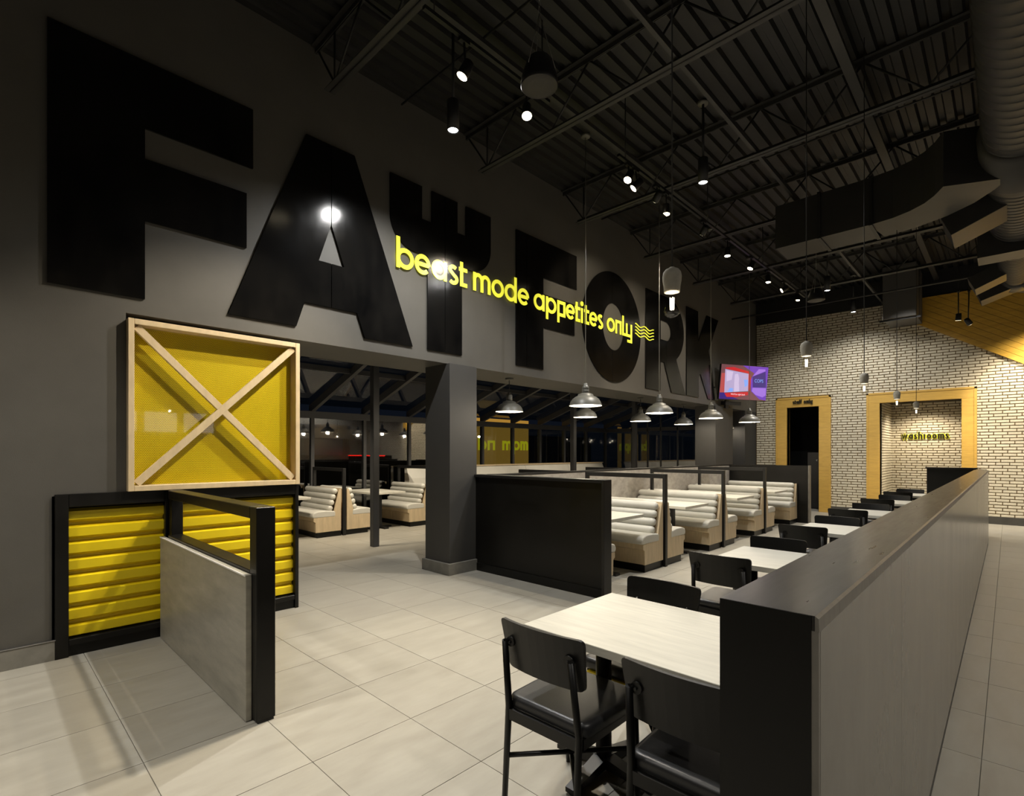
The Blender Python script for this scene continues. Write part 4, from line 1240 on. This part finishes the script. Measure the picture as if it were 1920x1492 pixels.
# ================================================================== TELEVISION
yaw, pit = R(-25.742), R(-6.623)
nrm = Vector((math.cos(pit) * math.cos(yaw), math.cos(pit) * math.sin(yaw), math.sin(pit)))
rgt = Vector((0, 0, 1)).cross(nrm).normalized(); upv = nrm.cross(rgt)
tvo = Vector((-4.69, 13.10, 3.26))
e = empty('television', tvo); tag(e, 'wall-mounted television with a red and violet picture beside the letter K', 'television')
Mtv = Matrix((rgt, upv, nrm)).transposed()
e.rotation_euler = Mtv.to_euler()
MB().box(-0.74, 0.74, -0.425, 0.425, -0.06, -0.004).build('casing', 'black_paint', e, bevel=0.006, segs=1)
def tvq(u, v):  # photo crop pixels 1628x1492 -> screen coordinates by bilinear inverse of the screen corners
    TLc, TRc, BRc, BLc = (330, 150), (1500, 245), (1410, 1120), (240, 1045)
    s, t = 0.5, 0.5
    for _ in range(12):
        fx = (1 - t) * ((1 - s) * TLc[0] + s * TRc[0]) + t * ((1 - s) * BLc[0] + s * BRc[0]) - u
        fy = (1 - t) * ((1 - s) * TLc[1] + s * TRc[1]) + t * ((1 - s) * BLc[1] + s * BRc[1]) - v
        ax = (1 - t) * (TRc[0] - TLc[0]) + t * (BRc[0] - BLc[0]); ay = (1 - t) * (TRc[1] - TLc[1]) + t * (BRc[1] - BLc[1])
        bx = (1 - s) * (BLc[0] - TLc[0]) + s * (BRc[0] - TRc[0]); by = (1 - s) * (BLc[1] - TLc[1]) + s * (BRc[1] - TRc[1])
        det = ax * by - bx * ay
        s -= (fx * by - bx * fy) / det; t -= (ax * fy - fx * ay) / det
    return (-0.73 + 1.46 * s, 0.415 - 0.83 * t)
scr = MB().box(-0.73, 0.73, -0.415, 0.415, -0.004, 0.0).build('screen', 'scr_brown', e)
for k, (m, poly) in enumerate((
        ('scr_pink', [(320, 380), (420, 380), (380, 880), (260, 880)]), ('scr_red', [(430, 240), (620, 230), (1000, 350), (1050, 560), (1010, 850), (980, 850), (980, 400), (410, 270)]),
        ('scr_violet', [(850, 195), (1500, 248), (1415, 1115), (1250, 1080), (1040, 860), (1040, 560), (1130, 400)]), ('scr_lilac', [(1085, 480), (1250, 290), (1420, 300), (1420, 345), (1085, 470)]),
        ('scr_lilac', [(1080, 770), (1425, 790), (1420, 980), (1330, 1030), (1150, 960), (1060, 860)]), ('scr_photo', [(408, 280), (985, 410), (965, 860), (370, 885)]),
        ('scr_light', [(640, 420), (720, 400), (745, 520), (735, 640), (740, 865), (610, 870), (620, 640)]), ('scr_light', [(440, 320), (600, 350), (560, 560), (430, 600)]),
        ('scr_navy', [(1085, 480), (1420, 360), (1425, 775), (1085, 765)]), ('scr_navy', [(255, 885), (420, 890), (560, 1000), (720, 1070), (240, 1045)]),
        ('scr_red', [(370, 900), (960, 880), (960, 960), (640, 1010), (420, 1000)]), ('scr_blue', [(440, 870), (500, 770), (590, 780), (570, 870)]),
        ('scr_blue', [(860, 560), (960, 560), (960, 700), (880, 760)]))):
    q = [tvq(*p) for p in poly]
    z = 0.0008 + 0.0006 * k
    V, Fc = filled_mesh([q])
    MB().add([(a, b, z) for a, b in V], Fc).build('screen_graphic', m, scr, fix=False)
def tv_text(txt, cx, cy, size, m):
    cu = bpy.data.curves.new('txt', 'FONT'); cu.body = txt; cu.size = size; cu.align_x = 'CENTER'
    ob = bpy.data.objects.new('tmp', cu); COL.objects.link(ob); bpy.context.view_layer.update()
    me = bpy.data.meshes.new_from_object(ob.evaluated_get(bpy.context.evaluated_depsgraph_get()))
    bpy.data.objects.remove(ob, do_unlink=True)
    me.materials.clear(); me.materials.append(MATS[m])
    q = bpy.data.objects.new('screen_text', me); COL.objects.link(q); q.parent = scr
    a, b = tvq(cx, cy); q.location = (a, b, 0.0115)
tv_text("We'll be right back", 700, 960, 0.058, 'scr_white')
tv_text("COPS", 1235, 640, 0.115, 'scr_blue')
MB().box(-0.15, 0.15, -0.15, 0.15, -0.09, -0.06).build('mount_plate', 'black_paint', e)
arm = MB().cyl((0, -0.05, -0.09), (0.18, -0.05, -0.40), 0.022, 8); arm.build('mount_arm', 'black_paint', e)
MB().box(-0.46, 0.02, -0.56, -0.47, -0.22, -0.06).box(-0.42, -0.34, -0.64, -0.44, -0.16, -0.09).build('player_box', 'black_paint', e)

# ================================================================== BEYOND THE WINDOWS AND THE ORDER SIDE (board made up, the rest seen only as reflections)
e = empty('pane_glow_board', (-11.6, 11.0, 0)); o = (-11.6, 11.0, 0)  # made-up board outside for the amber glow in the panes
tag(e, 'made-up amber board with yellow letters for the glow in two sunroom panes', 'sign')
MB(o).box(-11.66, -11.6, 10.38, 12.86, 0.7, 2.6).build('board', 'pane_glow_amber', e)
for yy in (10.5, 12.7):
    MB(o).box(-11.65, -11.61, yy - 0.03, yy + 0.03, -0.02, 0.7).build('leg', 'black_paint', e)
for (ch, ya_, w_) in (('b', 10.58, 0.34), ('n', 10.98, 0.30), ('m', 11.62, 0.42), ('p', 12.10, 0.32), ('m', 12.46, 0.36)):
    mb = MB(o)
    for q, (pts, cl_) in enumerate(glyph(ch, w_, 0.30, 0.075)):
        ribbon(mb, pts, cl_, 0.075, lambda a, b, t: (-11.6 + t, ya_ + a, 1.62 + b), 0.0, 0.02 + 0.001 * q)
    mb.build('letter', 'pane_glow_letter', e)
struct(MB().box(-13.5, -13.4, -1, 19, -0.2, 2.2).build('wall_outside', 'hedge_dark'))
struct(MB().box(-13.4, -10.9, -1, 19, -0.2, -0.02).build('ground', 'hedge_dark'))
e = empty('order_counter', (4.05, 14.75, 0)); o = (4.05, 14.75, 0)
tag(e, 'black order counter with a glowing red edge, reflected in the sunroom glass', 'counter')
MB(o).box(2.2, 5.9, 14.55, 14.95, 0, 1.40).build('body', 'black_lam', e)
MB(o).box(2.2, 5.9, 14.53, 14.55, 1.36, 1.40).build('edge_light', 'led_red', e)
e = empty('range_hood', (5.5, 12.4, 2.2)); o = (5.5, 12.4, 2.2)
tag(e, 'steel kitchen hood reflected in the sunroom glass', 'kitchen hood')
MB(o).box(5.1, 5.98, 10.6, 14.2, 2.3, 3.0).build('hood', 'stainless', e)
MB(o).box(5.93, 5.98, 10.6, 14.2, 1.4, 2.3).build('splashback', 'stainless', e)
lamp('hood_fill_light', 'SPOT', (4.0, 12.4, 4.2), 260, COOL, (5.8, 12.4, 2.0), 120, 0.8, 0.1)  # added to light the hood for its reflection, no fixture
for i, (y, t) in enumerate(((2.55, 'left'), (3.45, 'middle'), (4.35, 'right'))):
    mbo = tag(MB((5.9, y, 2.2)).box(5.9, 5.96, y - 0.36, y + 0.36, 2.1, 2.62).build('menu_board', 'menu_light'), '%s menu board reflected in the pane of the yellow crate screen' % t, 'menu board', 'menu boards above the counter')
